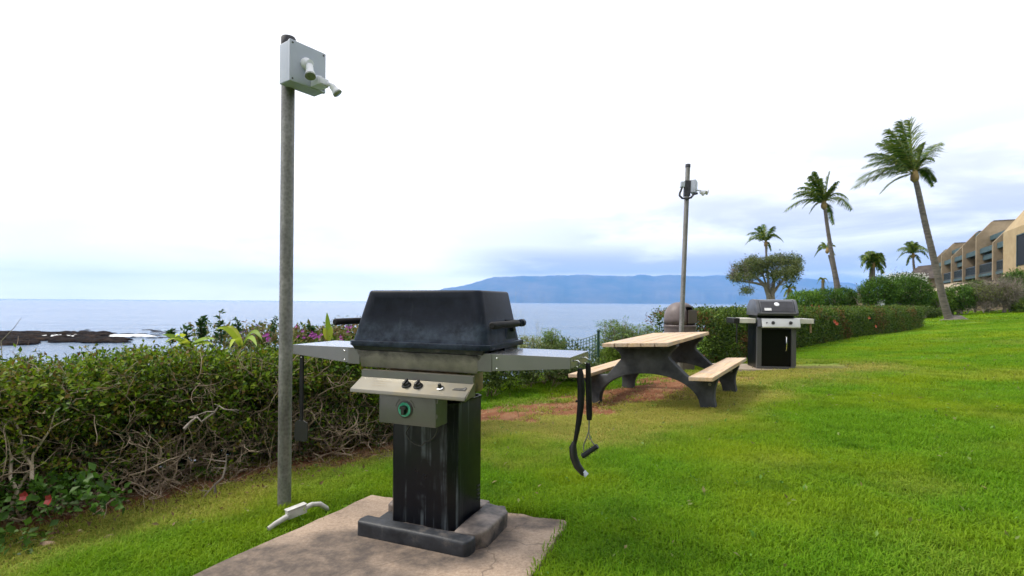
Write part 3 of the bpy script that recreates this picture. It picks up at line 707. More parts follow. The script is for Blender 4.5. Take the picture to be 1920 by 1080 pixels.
# valve box with the round timer
mb = MB(); mb.box(-.160, .152, -.262, -.15, .588, .7275)
vb = mb.build('valve_box', M['box_steel'], g, bevel=.004, smooth=30)
mb = MB(); mb.box(.1525, .160, -.258, -.256, .700, .726); mb.build('lug', M['box_steel'], vb)
mb = MB(); mb.box(.1525, .158, -.258, -.256, .632, .65); mb.build('lug', M['box_steel'], vb)
m = frame((-.012, -.262, .662), (0, -1, 0), (1, 0, 0))
q = MB(); q.lathe([(.041, 0), (.041, .004), (.036, .006), (.034, .0065)], 28, m); td = q.build('timer_dial', M['ink'], vb, smooth=40)
q = MB(); q.lathe([(.021, .0066), (.021, .009), (.033, .010), (.034, .0068)], 28, m, caps=False); q.build('green_ring', M['teal'], td, smooth=50)
q = MB(); q.prism([(-.008, -.022), (.008, -.022), (.009, .004), (.018, .004), (.014, .018), (-.014, .018), (-.018, .004), (-.009, .004)], .02, m @ Matrix.Translation((0, 0, .0066))); q.build('timer_grip', M['black'], td, bevel=.0015)
q = MB()
for a0, a1 in ((.25, .95), (2.2, 2.9)):
    for k in range(7):
        a = a0+(a1-a0)*k/6; q.box(-.0016, .0016, -.003, .003, 0, .0005, m @ Matrix.Rotation(a-math.pi/2, 4, 'Z') @ Matrix.Translation((0, .053, .0006)))
q.build('timer_print', M['ink'], vb)['kind'] = 'stuff'
# hood underside bracket hanging below the panel at its right end
mb = MB(); mb.add([(.322, -.215, .80), (.322, -.30, .742), (.322, -.2, .735), (.3235, -.215, .80), (.3235, -.30, .742), (.3235, -.2, .735)], [(0, 1, 2), (5, 4, 3), (0, 3, 4, 1), (1, 4, 5, 2), (2, 5, 3, 0)])
mb.build('panel_end', M['panel'], pan)

# tools hanging from the shelves
def W(lx, ly, z=0): return Vector((-.392+lx*math.cos(TH)-ly*math.sin(TH), 2.717+lx*math.sin(TH)+ly*math.cos(TH), z))
e = empty('spatula', W(-.790, -.10, .888), TH, label='black spatula hanging from the left shelf of the large grill', cat='spatula')
mb = MB(); mb.prism([(-.012, -.02), (.0, -.002), (.012, -.02), (.0125, -.16), (.010, -.38), (-.010, -.38), (-.0135, -.16)], .009, frame((0, .0045, 0), (0, -1, 0), (1, 0, 0))); mb.build('handle', M['blackhandle'], e, bevel=.002)
mb = MB(); mb.prism([(-.02, -.381), (.014, -.381), (.043, -.392), (.046, -.475), (.034, -.497), (-.038, -.499), (-.050, -.48), (-.046, -.395)], .006, frame((0, .003, 0), (0, -1, 0), (1, 0, 0))); mb.build('blade', M['black'], e, bevel=.0015)
mb = MB(); mb.lathe([(0, .001), (.0035, .001), (.0035, 0)], 10, frame((0, -.0047, -.03), (0, -1, 0))); mb.build('hang_hole', M['conduit'], e)
e = empty('grill_brush', W(.790, -.105, .885), TH, label='black long curved handle brush hanging at the front of the right shelf', cat='grill brush')
mb = MB()
cur = [(0, 0, -.005), (.001, 0, -.03), (.006, 0, -.10), (.004, 0, -.17), (-.004, 0, -.24), (-.016, 0, -.31), (-.022, 0, -.34)]
mb.tube(cur, [.009, .0155, .017, .0155, .013, .0095, .009], 10); mb.tube([(-.012, 0, -.150), (-.019, 0, -.155)], [.006, .004], 6)
mb.build('handle', M['blackhandle'], e, smooth=50)
mb = MB(); hc = [(-.024, 0, -.335), (-.030, 0, -.36), (-.026, 0, -.40), (-.008, 0, -.44), (.018, 0, -.468), (.024, 0, -.471)]
mb.tube(hc, [.010, .017, .0185, .018, .014, .011], 10); mb.build('head', M['black'], e, smooth=50)
mb = MB(); mb.tube([(.018, 0, -.462), (.034, 0, -.476)], [.0125, .0115], 10); mb.build('scraper_tip', M['boxgrey'], e, smooth=50)
e = empty('wire_brush', W(.790, .045, .887), TH, label='wire bristle brush with straight black handle hanging at the back of the right shelf', cat='grill brush')
mb = MB(); mb.tube([(0, 0, 0), (.001, 0, -.02), (.004, 0, -.13), (.008, 0, -.24), (.008, 0, -.265)], [.010, .0125, .0145, .0145, .012], 10); mb.build('handle', M['blackhandle'], e, smooth=50)
mb = MB()
mb.tube([(.008, 0, -.26), (.006, 0, -.32)], .0035, 7); mb.tube([(.006, 0, -.32), (-.004, 0, -.35), (-.018, 0, -.385), (-.018, 0, -.415)], .0028, 6)
mb.tube([(.006, 0, -.32), (.012, 0, -.348), (.026, 0, -.372), (.042, 0, -.385)], .0028, 6); mb.tube([(-.004, .001, -.345), (.01, .001, -.36), (.012, .001, -.345)], .002, 6)
mb.build('wire_frame', M['galv'], e, smooth=60)
mb = MB(); mb.tube([(-.024, 0, -.440), (.048, 0, -.384)], .0115, 10); hd = mb.build('brush_head', M['block_dark'], e, smooth=50)
mb = MB(); rr = np.random.default_rng(5)
for k in range(130):
    t = rr.random(); p = Vector((-.022+.068*t, 0, -.438+.052*t)); a = rr.uniform(0, 6.28); d = Vector((-.6*math.cos(a), math.sin(a), .8*math.cos(a)))*.0185
    mb.tube([p, p+d], .0007, 3, False)
mb.build('bristles', M['cap'], hd)['kind'] = 'stuff'

# ------------------------------------------------------------------ floodlight poles
def light_pole(name, base, H, lean, label, near=True):
    e = empty(name, base, 0, label=label, cat='light pole', group='floodlight poles by the hedge')
    e.rotation_euler = (0, lean, 0)
    mb = MB(); mb.tube([(0, 0, -.15), (0, 0, H*.5), (0, 0, H-.045)], .0375, 24); mb.build('pole', M['galv'], e, smooth=40)
    mb = MB(); mb.lathe([(.040, H-.055), (.041, H-.05), (.041, H-.004), (.037, H+.002)], 24); mb.build('cap', M['cap'], e, smooth=40)
    return e
b1, t1 = at(533, 950, 3.087), at(541, 71, 3.087)
LEAN1 = math.atan2(t1.x-b1.x, t1.z-b1.z); HP1 = (t1-b1).length
p1 = light_pole('light_pole', b1, HP1, LEAN1, 'tall grey steel pole with a grey floodlight box, left of the large grill')
# junction box: width axis w, outward normal nn
def junction(e, wdir, H, s=.228, dp=.118, off=(0, 0)):
    w = Vector((math.cos(wdir), math.sin(wdir), 0)); nn = Vector((math.sin(wdir), -math.cos(wdir), 0))
    m = Matrix((w, nn, Vector((0, 0, 1)))).transposed().to_4x4()          # x=width, y=outward, z=up
    m.translation = Vector((off[0], off[1], H))
    bx = MB(); bx.box(0, s, .0, dp*.78, 0, s*1.02, m); jb = bx.build('junction_box', M['boxgrey'], e, bevel=.006, seg=3, smooth=40)
    bx = MB(); bx.box(-.003, s+.003, dp*.78+.001, dp, -.003, s*1.02+.003, m); bx.build('cover', M['boxgrey'], jb, bevel=.006, seg=3, smooth=40)
    for x in (.014, s-.014):
        for z in (.014, s*1.02-.014):
            q = MB(); q.lathe([(.0055, 0), (.0055, .0015), (.003, .0018)], 10, m @ frame((x, dp, z), (0, 1, 0))); q.build('screw', M['ink'], jb)
    return jb, m, s, dp
jb, m, s, dp = junction(p1, R(54), HP1-.302, .226, .112, (-.022, -.068))
def lamp(m, base, d, L, jb, cat='lamp_head', k=1.):
    q = MB(); base = Vector(base); d = Vector(d).normalized()
    q.lathe([(.016, 0), (.028, .004), (.031, .02), (.030, L*.45), (.036, L*.62), (.042, L*.8), (.043, L*.86), (.0405, L*.88)], 24, m @ frame(base, d) @ Matrix.Diagonal((k, k, 1, 1))); o = q.build(cat, M['white'], jb, smooth=50)
    q = MB(); q.lathe([(.043, L*.89), (.0445, L*.9), (.0445, L*.99), (.040, L), (.0, L+.004)], 24, m @ frame(base, d) @ Matrix.Diagonal((k, k, 1, 1)), caps=False); q.build('lens', M['lens'], jb, smooth=50)
    return o
lamp(m, (.096, dp+.036, .108), (-.18, .42, -.95), .088, jb, k=.66)
lamp(m, (.190, dp+.112, .006), (.35, .42, -.70), .06, jb, k=.62)
q = MB(); q.lathe([(.036, 0), (.036, .012), (.030, .022), (.012, .028)], 20, m @ frame((.098, dp, .122), (0, 1, 0))); q.tube([m @ Vector((.098, dp+.02, .122)), m @ Vector((.097, dp+.045, .117))], .021, 12)
q.build('lamp_arm', M['white'], jb, smooth=50)
q = MB(); q.box(.125, .195, dp+.002, dp+.080, .002, .048, m); q.box(.131, .189, dp+.081, dp+.087, .008, .042, m); q.tube([m @ Vector((.185, dp+.06, .024)), m @ Vector((.193, dp+.10, .016)), m @ Vector((.190, dp+.112, .004))], .012, 10)
q.tube([m @ Vector((.14, dp+.012, .06)), m @ Vector((.18, dp+.03, .063))], .014, 10)
q.build('motion_sensor', M['white'], jb, bevel=.004, smooth=50)

p2d = 8.5; pb = at(1279, 690, p2d)
H2 = (at(1290, 308, p2d).z - (-.02)); top2 = at(1290, 308, p2d); bot2 = at(1277.5, 622, p2d)
lean2 = math.atan2(top2.x-bot2.x, top2.z-bot2.z); base2 = bot2-(top2-bot2).normalized()*(bot2.z+.02)
p2 = light_pole('light_pole', base2, (top2-base2).length, lean2, 'tall grey steel pole with small floodlights, beyond the picnic table')
H2 = (top2-base2).length
jb2, m, s, dp = junction(p2, R(62), H2-.46, .20, .085, (.035, -.035))
for b, d, L in (((.10, dp+.06, .02), (.5, .6, -.25), .07), ((.15, dp+.11, .03), (.4, .6, -.1), .06)): lamp(m, b, d, L, jb2)
q = MB(); q.tube([m @ Vector((.08, dp, .05)), m @ Vector((.12, dp+.10, .03)), m @ Vector((.13, dp+.16, .03))], .013, 8); q.build('lamp_arm', M['white'], jb2, smooth=50)
q = MB(); q.box(-.115, -.05, -.05, .03, H2-.38, H2-.29); q.build('photocell', M['boxgrey'], p2, bevel=.008)
q = MB(); q.tube([(-.085, -.01, H2-.385), (-.10, -.01, H2-.43), (-.122, -.02, H2-.48), (-.125, -.03, H2-.52), (-.09, -.045, H2-.56), (-.02, -.055, H2-.57), (.05, -.055, H2-.55), (.10, -.04, H2-.49), (.16, -.03, H2-.47)], .017, 10); q.build('flex_conduit', M['cap'], p2, smooth=60)
q = MB(); q.box(-.045, .045, -.045, .045, H2-.52, H2-.27); q.build('pole_clamp', M['cap'], p2, bevel=.004)

# white conduit fitting lying in the grass
e = empty('conduit_fitting', (-1.17, 2.9, -.02), 0, label='dirty white plastic conduit elbow lying in the grass beside the concrete pad', cat='conduit')
def L3(px, py, z):
    u, v = ray(px, py); d = (z-EYE)/v; return Vector((u*d+1.17, d-2.9, z+.02))
mb = MB(); mb.tube([L3(503, 992, .0), L3(515, 983, .012), L3(538, 969, .025)], [.0125, .0135, .015], 12); mb.build('pipe', M['conduit'], e, smooth=50)
a, b = L3(537, 966, .03), L3(573, 952, .04); mm = frame(a, b-a, (0, 0, 1))
mb = MB(); mb.box(-.024, .022, -.017, .017, 0, (b-a).length, mm); bd = mb.build('fitting_body', M['conduit'], e, bevel=.005, smooth=40)
mb = MB(); mb.box(.0225, .028, -.020, .020, -.002, (b-a).length*1.02, mm); mb.build('cover_plate', M['conduit'], bd, bevel=.002)
mb = MB(); mb.tube([L3(573, 952, .035), L3(585, 946, .04), L3(600, 945, .035), L3(612, 953, .0), L3(614, 958, -.03)], [.014, .0135, .0135, .0135, .0135], 12); mb.build('elbow', M['conduit'], e, smooth=50)

# ------------------------------------------------------------------ picnic table
t = empty('picnic_table', (1.916, 6.617, .003), R(-33.7), label='picnic table with pale timber top and benches on dark concrete frames', cat='picnic table')
t.rotation_euler = (R(1.37), R(-3.4), R(-33.7))
rr = np.random.default_rng(3)
ws = [-.389, -.235, -.079, .077, .233, .389]
for i in range(5):
    mb = MB(); j = rr.uniform(-.006, .006); mb.box(ws[i]+.0045, ws[i+1]-.0045, -.907+j, .907+j, .702, .745+rr.uniform(-.002, .002)); o = mb.build('plank', M['wood'], t, bevel=.004)
for y in (-.70, .62):
    mb = MB(); mb.box(-.30, .30, y, y+.08, .662, .700); mb.build('cross_batten', M['cap'], t, bevel=.003)
for s in (-1, 1):
    mb = MB(); mb.box(s*.709-.123, s*.709+.123, -.944, .944, .345, .387); mb.build('bench_seat', M['wood'], t, bevel=.005)
def arc(x0, z0, x1, z1, bul, n=8):
    pts = []
    for k in range(1, n):
        f = k/n; x = x0+(x1-x0)*f; z = z0+(z1-z0)*f; nx, nz = -(z1-z0), (x1-x0); w = math.sin(math.pi*f)*bul; pts.append((x+nx*w, z+nz*w))
    return pts
half = [(.385, .698), (.385, .675), (.30, .605), (.283, .56), (.292, .53), (.48, .338), (.80, .338), (.805, .315)]+arc(.805, .315, .765, .0, -.10, 7)+[(.765, -.03), (.60, -.03)]
arch = [(.60*math.cos(a), .365*math.sin(a)**.9) for a in np.linspace(.06, math.pi/2, 12)]
half = half+arch
poly = half+[(-x, z) for x, z in reversed(half[:-1])]
for s in (-1, 1):
    mb = MB(); mb.prism(poly, .10, Matrix(((1, 0, 0, 0), (0, 0, -1, s*.565+.05), (0, 1, 0, 0), (0, 0, 0, 1)))); fr = mb.build('support_frame', M['tconc'], t, bevel=.010, seg=3, smooth=40)
    for x in (-.72, .72):
        q = MB(); q.lathe([(.017, 0), (.017, .008), (.008, .012)], 12, frame((x, -.05+s*.565, .265), (0, -1, 0))); q.build('bolt', M['galv'], fr, smooth=40)

# ------------------------------------------------------------------ second grill
slab('concrete_pad', [(3.55, 9.55), (5.9, 9.35), (5.55, 8.55), (3.6, 8.72)], -.1, .094, M['pad2'], 'pale concrete pad under the small cart grill', 4)
w = empty('cart_grill', (4.43, 8.98, .097), R(-7), label='small two burner cart grill with pale side shelves and black door', cat='grill')
mb = MB(); mb.box(-.30, -.285, -.2, .25, .03, .76); mb.box(.285, .30, -.2, .25, .03, .76); mb.box(-.285, .285, .235, .25, .03, .76); mb.box(-.30, .30, -.2, .25, .0, .03); mb.build('cabinet', M['g2black'], w)
mb = MB(); mb.box(-.31, .31, -.262, -.2, .0, .035); mb.box(-.31, -.235, -.255, -.202, .036, .70); mb.box(.235, .31, -.255, -.202, .036, .70); mb.build('front_frame', M['g2frame'], w, bevel=.004)
mb = MB(); mb.box(-.233, .233, -.232, -.205, .038, .66); dr = mb.build('door', M['g2black'], w, bevel=.004)
mb = MB(); mb.tube([(.155, -.233, .30), (.155, -.258, .32), (.158, -.262, .42), (.155, -.258, .52), (.155, -.233, .54)], .0095, 10); mb.build('handle', M['chrome'], dr, smooth=50)
mb = MB(); mb.prism([(-.20, .84), (-.285, .835), (-.325, .70), (-.318, .683), (-.22, .685)], .60, Matrix(((0, 0, 1, -.25), (1, 0, 0, 0), (0, 1, 0, 0), (0, 0, 0, 1)))); cp = mb.build('control_panel', M['g2steel'], w, bevel=.004, smooth=30)
mb = MB(); mb.prism([(-.19, .845), (-.287, .838), (-.328, .70), (-.22, .68)], .05, Matrix(((0, 0, 1, -.302), (1, 0, 0, 0), (0, 1, 0, 0), (0, 0, 0, 1)))); mb.build('panel_end', M['g2grey'], cp, bevel=.006)
for x, r0 in ((-.175, .010), (-.075, .027), (.20, .027)):
    q = MB(); q.lathe([(r0, 0), (r0, .018), (r0*.7, .026)], 20, frame((x, -.305, .765), (0, -.96, .28))); q.build('knob', M['black'], cp, smooth=40)
mb = MB(); mb.box(-.29, .29, -.2, .25, .84, .885); mb.build('cook_box', M['g2black'], w, bevel=.004)
lp = [(-.30, .888), (-.315, .925), (-.275, 1.02), (-.215, 1.115), (-.17, 1.145), (-.05, 1.155), (.10, 1.14), (.22, 1.04), (.26, .888)]
mx = lambda x: Matrix(((0, 0, 1, x), (1, 0, 0, 0), (0, 1, 0, 0), (0, 0, 0, 1)))
mb = MB(); mb.prism(lp, .54, mx(-.27)); gl = mb.build('lid', M['g2grey'], w, bevel=.006, smooth=40)
for x in (-.325, .275):
    mb = MB(); mb.prism([(y*1.03, .885+(z-.885)*1.02) for y, z in lp], .048, mx(x)); mb.build('lid_end', M['g2grey'], gl, bevel=.008, smooth=40)
mb = MB(); mb.prism([(-.300, .950), (-.270, 1.02), (-.212, 1.112), (-.222, 1.119), (-.281, 1.024), (-.314, .953)], .50, mx(-.25)); mb.build('lid_face', two('smoky_enamel', (.02, .02, .026), (.035, .035, .045), 8, .25, bs=0), gl)
mb = MB(); mb.prism([(-.325, .915), (-.318, .94), (-.31, .94), (-.312, .915)], .60, mx(-.30)); mb.build('lid_handle', M['g2frame'], gl, bevel=.003)
tn = Vector((0, -.70, .60)).normalized()
mb = MB(); mb.lathe([(.040, 0), (.040, .006), (.034, .009)], 24, frame((-.0, -.250, 1.072), tn)); mb.build('thermometer', M['white'], gl, smooth=40)
mb = MB(); mb.box(-.055, .055, -.024, .024, 0, .003, frame((-.155, -.302, .988), (0, -.88, .48), (1, 0, 0))); mb.build('badge', M['g2steel'], gl)
for s in (-1, 1):
    mb = MB(); mb.box(min(s*.33, s*.585), max(s*.33, s*.585), -.25, .2, .755, .835); sh = mb.build('side_shelf', M['shelfwhite'], w, bevel=.006)
    mb = MB(); mb.box(min(s*.586, s*.68), max(s*.586, s*.68), -.255, .205, .745, .84) if s < 0 else mb.box(.586, .605, -.25, .2, .758, .832); mb.build('shelf_end', M['black'] if s < 0 else M['g2grey'], sh, bevel=.01)
mb = MB(); mb.tube([(.56, -.18, .752), (.562, -.19, .60)], .016, 8); mb.build('tank_scale_bar', M['stain_brown'], w)
mb = MB(); mb.tube([(-.63, -.25, .74), (-.632, -.25, .60), (-.63, -.25, .42)], [.014, .012, .01], 8); tag(mb.build('grill_tool', M['black'], matrix=w.matrix_basis.copy() if False else None), 'black barbecue tool hanging from the small cart grill', 'grill tool')
D.objects['grill_tool'].location = w.location; D.objects['grill_tool'].rotation_euler = w.rotation_euler

# ------------------------------------------------------------------ domed litter bin
b = empty('litter_bin', (2.93, 9.15, .0), R(-16), label='faded brown domed litter bin behind the picnic table', cat='litter bin')
mb = MB(); mb.lathe([(.235, 0), (.245, .02), (.268, .72), (.270, .76)], 40); mb.build('bin_body', M['bin'], b, smooth=40)
mb = MB(); mb.lathe([(.278, .762), (.280, .79), (.272, .80)], 40); mb.build('rim', M['bin'], b, smooth=40)
# dome with an opening: a lathe whose faces over the mouth are removed, the mouth a hood with a flap
mb = MB(); prf = [(.270, .80), (.272, .90), (.266, .98), (.245, 1.05), (.205, 1.115), (.145, 1.165), (.075, 1.192), (.012, 1.20)]; nS = 48
k0 = len(mb.v)
for rr_, z in prf:
    for j in range(nS): a = 2*math.pi*j/nS; mb.v.append((rr_*math.cos(a), rr_*math.sin(a), z))
for i in range(len(prf)-1):
    for j in range(nS):
        a = (j+.5)*360/nS; a = a-360 if a > 180 else a
        if -52 < a+18 < 40 and i in (0, 1, 2, 3) and prf[i][1] < 1.10: continue
        q = i*nS+j; q2 = i*nS+(j+1) % nS; mb.f.append((q, q2, q2+nS, q+nS))
mb.f.append(tuple(range((len(prf)-1)*nS, len(prf)*nS)))
dm = mb.build('dome', M['bin'], b, smooth=40); so = dm.modifiers.new('thick', 'SOLIDIFY'); so.thickness = .012
mb = MB(); mb.box(.215, .225, -.20, .20, .83, 1.06, Matrix.Rotation(R(-24), 4, 'Z')); mb.build('flap', M['bindark'], b, bevel=.004)

# ------------------------------------------------------------------ wire mesh fence
fe = empty('mesh_fence', (2.0, 10.2, 0), label='green wire mesh fence between shrubs at the shore edge', cat='fence')
posts = [at(979, 634, 9.0), at(1057, 634, 9.3), at(1122, 620, 9.0)]
zb = [-.12, -.1, -.12]
for k, p in enumerate(posts):
    q = MB(); q.tube([(p.x-2, p.y-10.2, zb[k]-.2), (p.x-2, p.y-10.2, p.z)], .024, 8); q.build('post', M['post'], fe, smooth=50)
    q = MB(); q.lathe([(.03, -.02), (.033, .0), (.02, .02)], 8, Matrix.Translation((p.x-2, p.y-10.2, p.z))); q.build('post_cap', M['post'], fe)
q = MB()
for a, c_ in ((posts[0], posts[1]), (posts[1], posts[2])):
    n = int((c_-a).length/.052)
    for i in range(n+1):
        f = i/n; p = a.lerp(c_, f); sag = .04*math.sin(math.pi*f)
        q.tube([(p.x-2, p.y-10.2, -.1), (p.x-2, p.y-10.2, p.z-.05-sag)], .0055, 4, False)
    for kz in range(15):
        q.tube([(a.x-2, a.y-10.2, a.z-.05-kz*.05)]+[((a.lerp(c_, f)).x-2, (a.lerp(c_, f)).y-10.2, a.lerp(c_, f).z-.05-kz*.05-.04*math.sin(math.pi*f)) for f in (.25, .5, .75)]+[(c_.x-2, c_.y-10.2, c_.z-.05-kz*.05)], .006, 4, False)
q.build('wire_mesh', M['fence'], fe)['kind'] = 'stuff'
#@@PLANTS
# ------------------------------------------------------------------ hedges
def polyat(poly, t):
    L = np.r_[0, np.cumsum(np.hypot(*np.diff(poly, axis=0).T))]; s = t*L[-1]
    x = np.interp(s, L, poly[:, 0]); y = np.interp(s, L, poly[:, 1])
    e = 1e-3*L[-1]; dx = np.interp(s+e, L, poly[:, 0])-np.interp(s-e, L, poly[:, 0]); dy = np.interp(s+e, L, poly[:, 1])-np.interp(s-e, L, poly[:, 1])
    h = np.hypot(dx, dy); return x, y, dx/h, dy/h, L[-1]
def smooth_poly(poly, n=60, k=5):
    t = np.linspace(0, 1, n); x, y, _, _, _ = polyat(poly, t)
    for _ in range(k):
        x[1:-1] = (x[:-2]+2*x[1:-1]+x[2:])/4; y[1:-1] = (y[:-2]+2*y[1:-1]+y[2:])/4
    return np.c_[x, y]
def hedge_cloud(poly, n, topz, thick, bare, r, depth=.22, rough=.09):
    """places and outward normals through the outer layer of a clipped hedge; poly is the front foot line, body to its left"""
    t = r.random(n); x, y, tx, ty, L = polyat(poly, t); nx, ny = -ty, tx       # into the hedge
    face = r.random(n); g = gz(x, y, False)
    H = topz(t)-g
    P = np.zeros((n, 3)); N = np.zeros((n, 3)); dd = r.random(n)**1.4*depth
    rough_n = (vnoise(t*L, face*3, 2.2, 5)-.5)*2*rough
    front = face < .52; top = (face >= .52) & (face < .86); back = ~front & ~top
    hv = np.where(front, 1-r.random(n)**1.0*bare, 1)
    u = r.random(n)
    # front
    off = np.where(front, dd-rough_n-.05*np.sin(hv*3), np.where(top, .06+u*(thick-.12), thick-dd*.6))
    zz = np.where(front, H*hv, np.where(top, H-dd*.7+rough_n*.6, H*(1-u*.9)))
    rnd = np.clip((zz-(H-.12))/.12, 0, 1); off = np.where(front, off+rnd**2*.10, off)
    P[:, 0] = x+nx*off; P[:, 1] = y+ny*off; P[:, 2] = g+zz
    N[:, 0] = np.where(front, -nx, np.where(top, 0, nx)); N[:, 1] = np.where(front, -ny, np.where(top, 0, ny)); N[:, 2] = np.where(top, 1, .35+.5*rnd)
    return P, unit(N), t, np.where(front, hv, 1.), front
def twig(mb, p, d, L, r0, r, depth=0, up=.0, gn=.35, lim=None):
    n = max(3, int(L/.045)); pts = [p.copy()]; rad = [r0]; q = p.copy(); dd = d.normalized()
    for i in range(n):
        dd = (dd+Vector(r.normal(0, gn, 3))+Vector((0, 0, up))).normalized(); q = q+dd*(L/n); pts.append(q.copy()); rad.append(r0*(1-.75*(i+1)/n))
        if depth > 0 and r.random() < .45:
            twig(mb, q, (dd+Vector(r.normal(0, .75, 3))).normalized(), L*r.uniform(.35, .6), rad[-1]*.75, r, depth-1, up, gn)
    mb.tube(pts, rad, 5 if r0 > .006 else 4, False)

r = np.random.default_rng(101)
H1 = smooth_poly(HEDGE1)
h1 = empty('clipped_hedge', (0, 0, 0), label='thick green hedge with bare tangled lower branches at the left', cat='hedge')
top1 = lambda t: np.interp(t, [0, .35, .6, .9, 1], [.66, .69, .72, .76, .75])+(vnoise(t*40, t*0, 1, 3)-.5)*.05
P, N, t, hv, fr = hedge_cloud(H1, 15500, top1, .95, .98, r, .28, .14)
# leaf cover thins below the upper half, unevenly along the hedge
thin = vnoise(t*5.8, hv*3.2, 1.6, 8)*.6+vnoise(t*5.8, hv*4, 5, 9)*.4
edge = np.interp(t, [0, .30, .45, .60, .75, .9, 1], [.50, .46, .50, .60, .70, .45, .30])
cover = sstep(hv, edge-.10, edge+.10)
keep = (~fr) | (r.random(len(t)) < np.clip(cover+ (thin > .60)*.55*(1-cover), .10, 1))
P, N, hv = P[keep], N[keep], hv[keep]
V1 = leaves(P, N, 8, .029, G_HEDGE, .030, .55, .75, 5)
fo = npmesh('foliage', V1[0], V1[1], M['leaf'], h1, V1[2]); fo['kind'] = 'stuff'
# sparse dark inner leaves
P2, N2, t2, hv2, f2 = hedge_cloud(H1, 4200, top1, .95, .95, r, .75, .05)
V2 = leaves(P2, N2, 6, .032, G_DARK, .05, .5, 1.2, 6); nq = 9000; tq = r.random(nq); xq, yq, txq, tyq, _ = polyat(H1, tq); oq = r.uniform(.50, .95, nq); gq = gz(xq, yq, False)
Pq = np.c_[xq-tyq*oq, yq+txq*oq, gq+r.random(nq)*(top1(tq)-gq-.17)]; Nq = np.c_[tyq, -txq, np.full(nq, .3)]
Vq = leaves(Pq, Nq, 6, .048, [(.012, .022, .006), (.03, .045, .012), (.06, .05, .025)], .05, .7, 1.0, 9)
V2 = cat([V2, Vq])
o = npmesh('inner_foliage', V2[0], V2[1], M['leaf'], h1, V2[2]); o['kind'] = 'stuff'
mb = MB(); mbb = MB()
for k in range(250):       # stems and tangles
    tt = r.random(); x, y, tx, ty, L = polyat(H1, tt); nx, ny = -ty, tx
    off = r.uniform(.05, .7); p = Vector((x+nx*off, y+ny*off, gz1(x+nx*off, y+ny*off)-.03))
    d = Vector((-nx*r.uniform(-.2, .9)+tx*r.normal(0, .5), -ny*r.uniform(-.2, .9)+ty*r.normal(0, .5), r.uniform(.5, 1.4)))
    twig(mb, p, d, r.uniform(.4, .8), r.uniform(.006, .014), r, 2, .05, .30)
for k in range(430):       # twigs crowding the lower front face
    tt = np.clip(r.choice([r.normal(.28, .05), r.normal(.62, .10), r.normal(.72, .08), r.random()]), 0.02, .98); x, y, tx, ty, L = polyat(H1, tt); nx, ny = -ty, tx
    off = r.uniform(-.02, .22); h = r.uniform(.05, .74)**1.0; p = Vector((x+nx*off, y+ny*off, gz1(x, y)+h))
    d = Vector((-nx*r.uniform(-.1, .7)+tx*r.normal(0, .8), -ny*r.uniform(-.1, .7)+ty*r.normal(0, .8), r.normal(.1, .6)))
    twig(mb, p, d, r.uniform(.2, .45), r.uniform(.0025, .006), r, 2, 0, .38)
for k in range(60):        # dead litter along the foot
    tt = r.uniform(.2, .95); x, y, tx, ty, L = polyat(H1, tt); nx, ny = -ty, tx; off = r.uniform(-.35, .1)
    X, Y = x+nx*off, y+ny*off; p = Vector((X, Y, gz1(X, Y)+.012)); d = Vector((r.normal(0, 1), r.normal(0, 1), .08))
    twig(mb, p, d, r.uniform(.12, .4), r.uniform(.0015, .004), r, 1, .0, .16)
mb.build('twigs', M['bark_twig'], h1, smooth=60)['kind'] = 'stuff'
for (px0, py0, px1, py1, d0) in ((20, 955, 105, 775, 2.95), (35, 935, 5, 790, 2.9), (345, 805, 412, 760, 3.3), (60, 900, 20, 740, 2.95), (400, 960, 425, 850, 3.3)):
    mb = MB(); a = at(px0, py0, d0); c_ = at(px1, py1, d0+.1); pts = [a]
    for k in range(1, 8): pts.append(a.lerp(c_, k/7)+Vector(r.normal(0, .012, 3)))
    mb.tube(pts, [.011*(1-.7*k/7) for k in range(8)], 7, False)
    for k in (3, 5, 6): twig(mb, pts[k], Vector((r.normal(0, 1), -.3, r.normal(.4, .6))), .14, .005, r, 1, 0, .3)
    mb.build('branch', M['bark_grey'] if d0 > 3.2 else two('pale_branch', (.34, .27, .19), (.50, .42, .32), 20, .85), h1, smooth=60)

H2p = smooth_poly(HEDGE2, 80, 3)
h2 = empty('clipped_hedge', (0, 0, 0), label='long boxy clipped hedge running along the lawn behind the small cart grill', cat='hedge')
top2f = lambda t: np.interp(t, [0, .25, .6, 1], [.99, 1.0, 1.03, 1.06])+(vnoise(t*60, t*0, 1, 4)-.5)*.04
r = np.random.default_rng(102)
P, N, t, hv, fr = hedge_cloud(H2p, 26000, top2f, 1.2, 1.0, r, .16, .05)
near = r.random(len(t)) < np.clip(1.15-t*.75, .35, 1); P, N, t = P[near], N[near], t[near]
reddish = (vnoise(t*46, P[:, 2]*2.2, 1, 31)*.7+r.random(len(t))*.3 > .70)
G2 = [(.028, .055, .012), (.05, .095, .016), (.08, .14, .018), (.12, .19, .02), (.17, .18, .035)]
Va = leaves(P[~reddish], N[~reddish], 6, .046, G2, .05, .55, .75, 15)
Vr = leaves(P[reddish], N[reddish], 6, .046, [(.05, .08, .02), (.14, .08, .03), (.22, .09, .035), (.10, .12, .03)], .05, .55, .75, 16)
P2, N2, t2, hv2, f2 = hedge_cloud(H2p, 6500, top2f, 1.1, 1.0, r, .6, .03)
Vd = leaves(P2, N2, 5, .06, G_DARK, .06, .55, 1.0, 17)
o = npmesh('foliage', *(lambda q: (q[0], q[1]))(cat([Va, Vr, Vd])), M['leaf'], h2, cat([Va, Vr, Vd])[2]); o['kind'] = 'stuff'
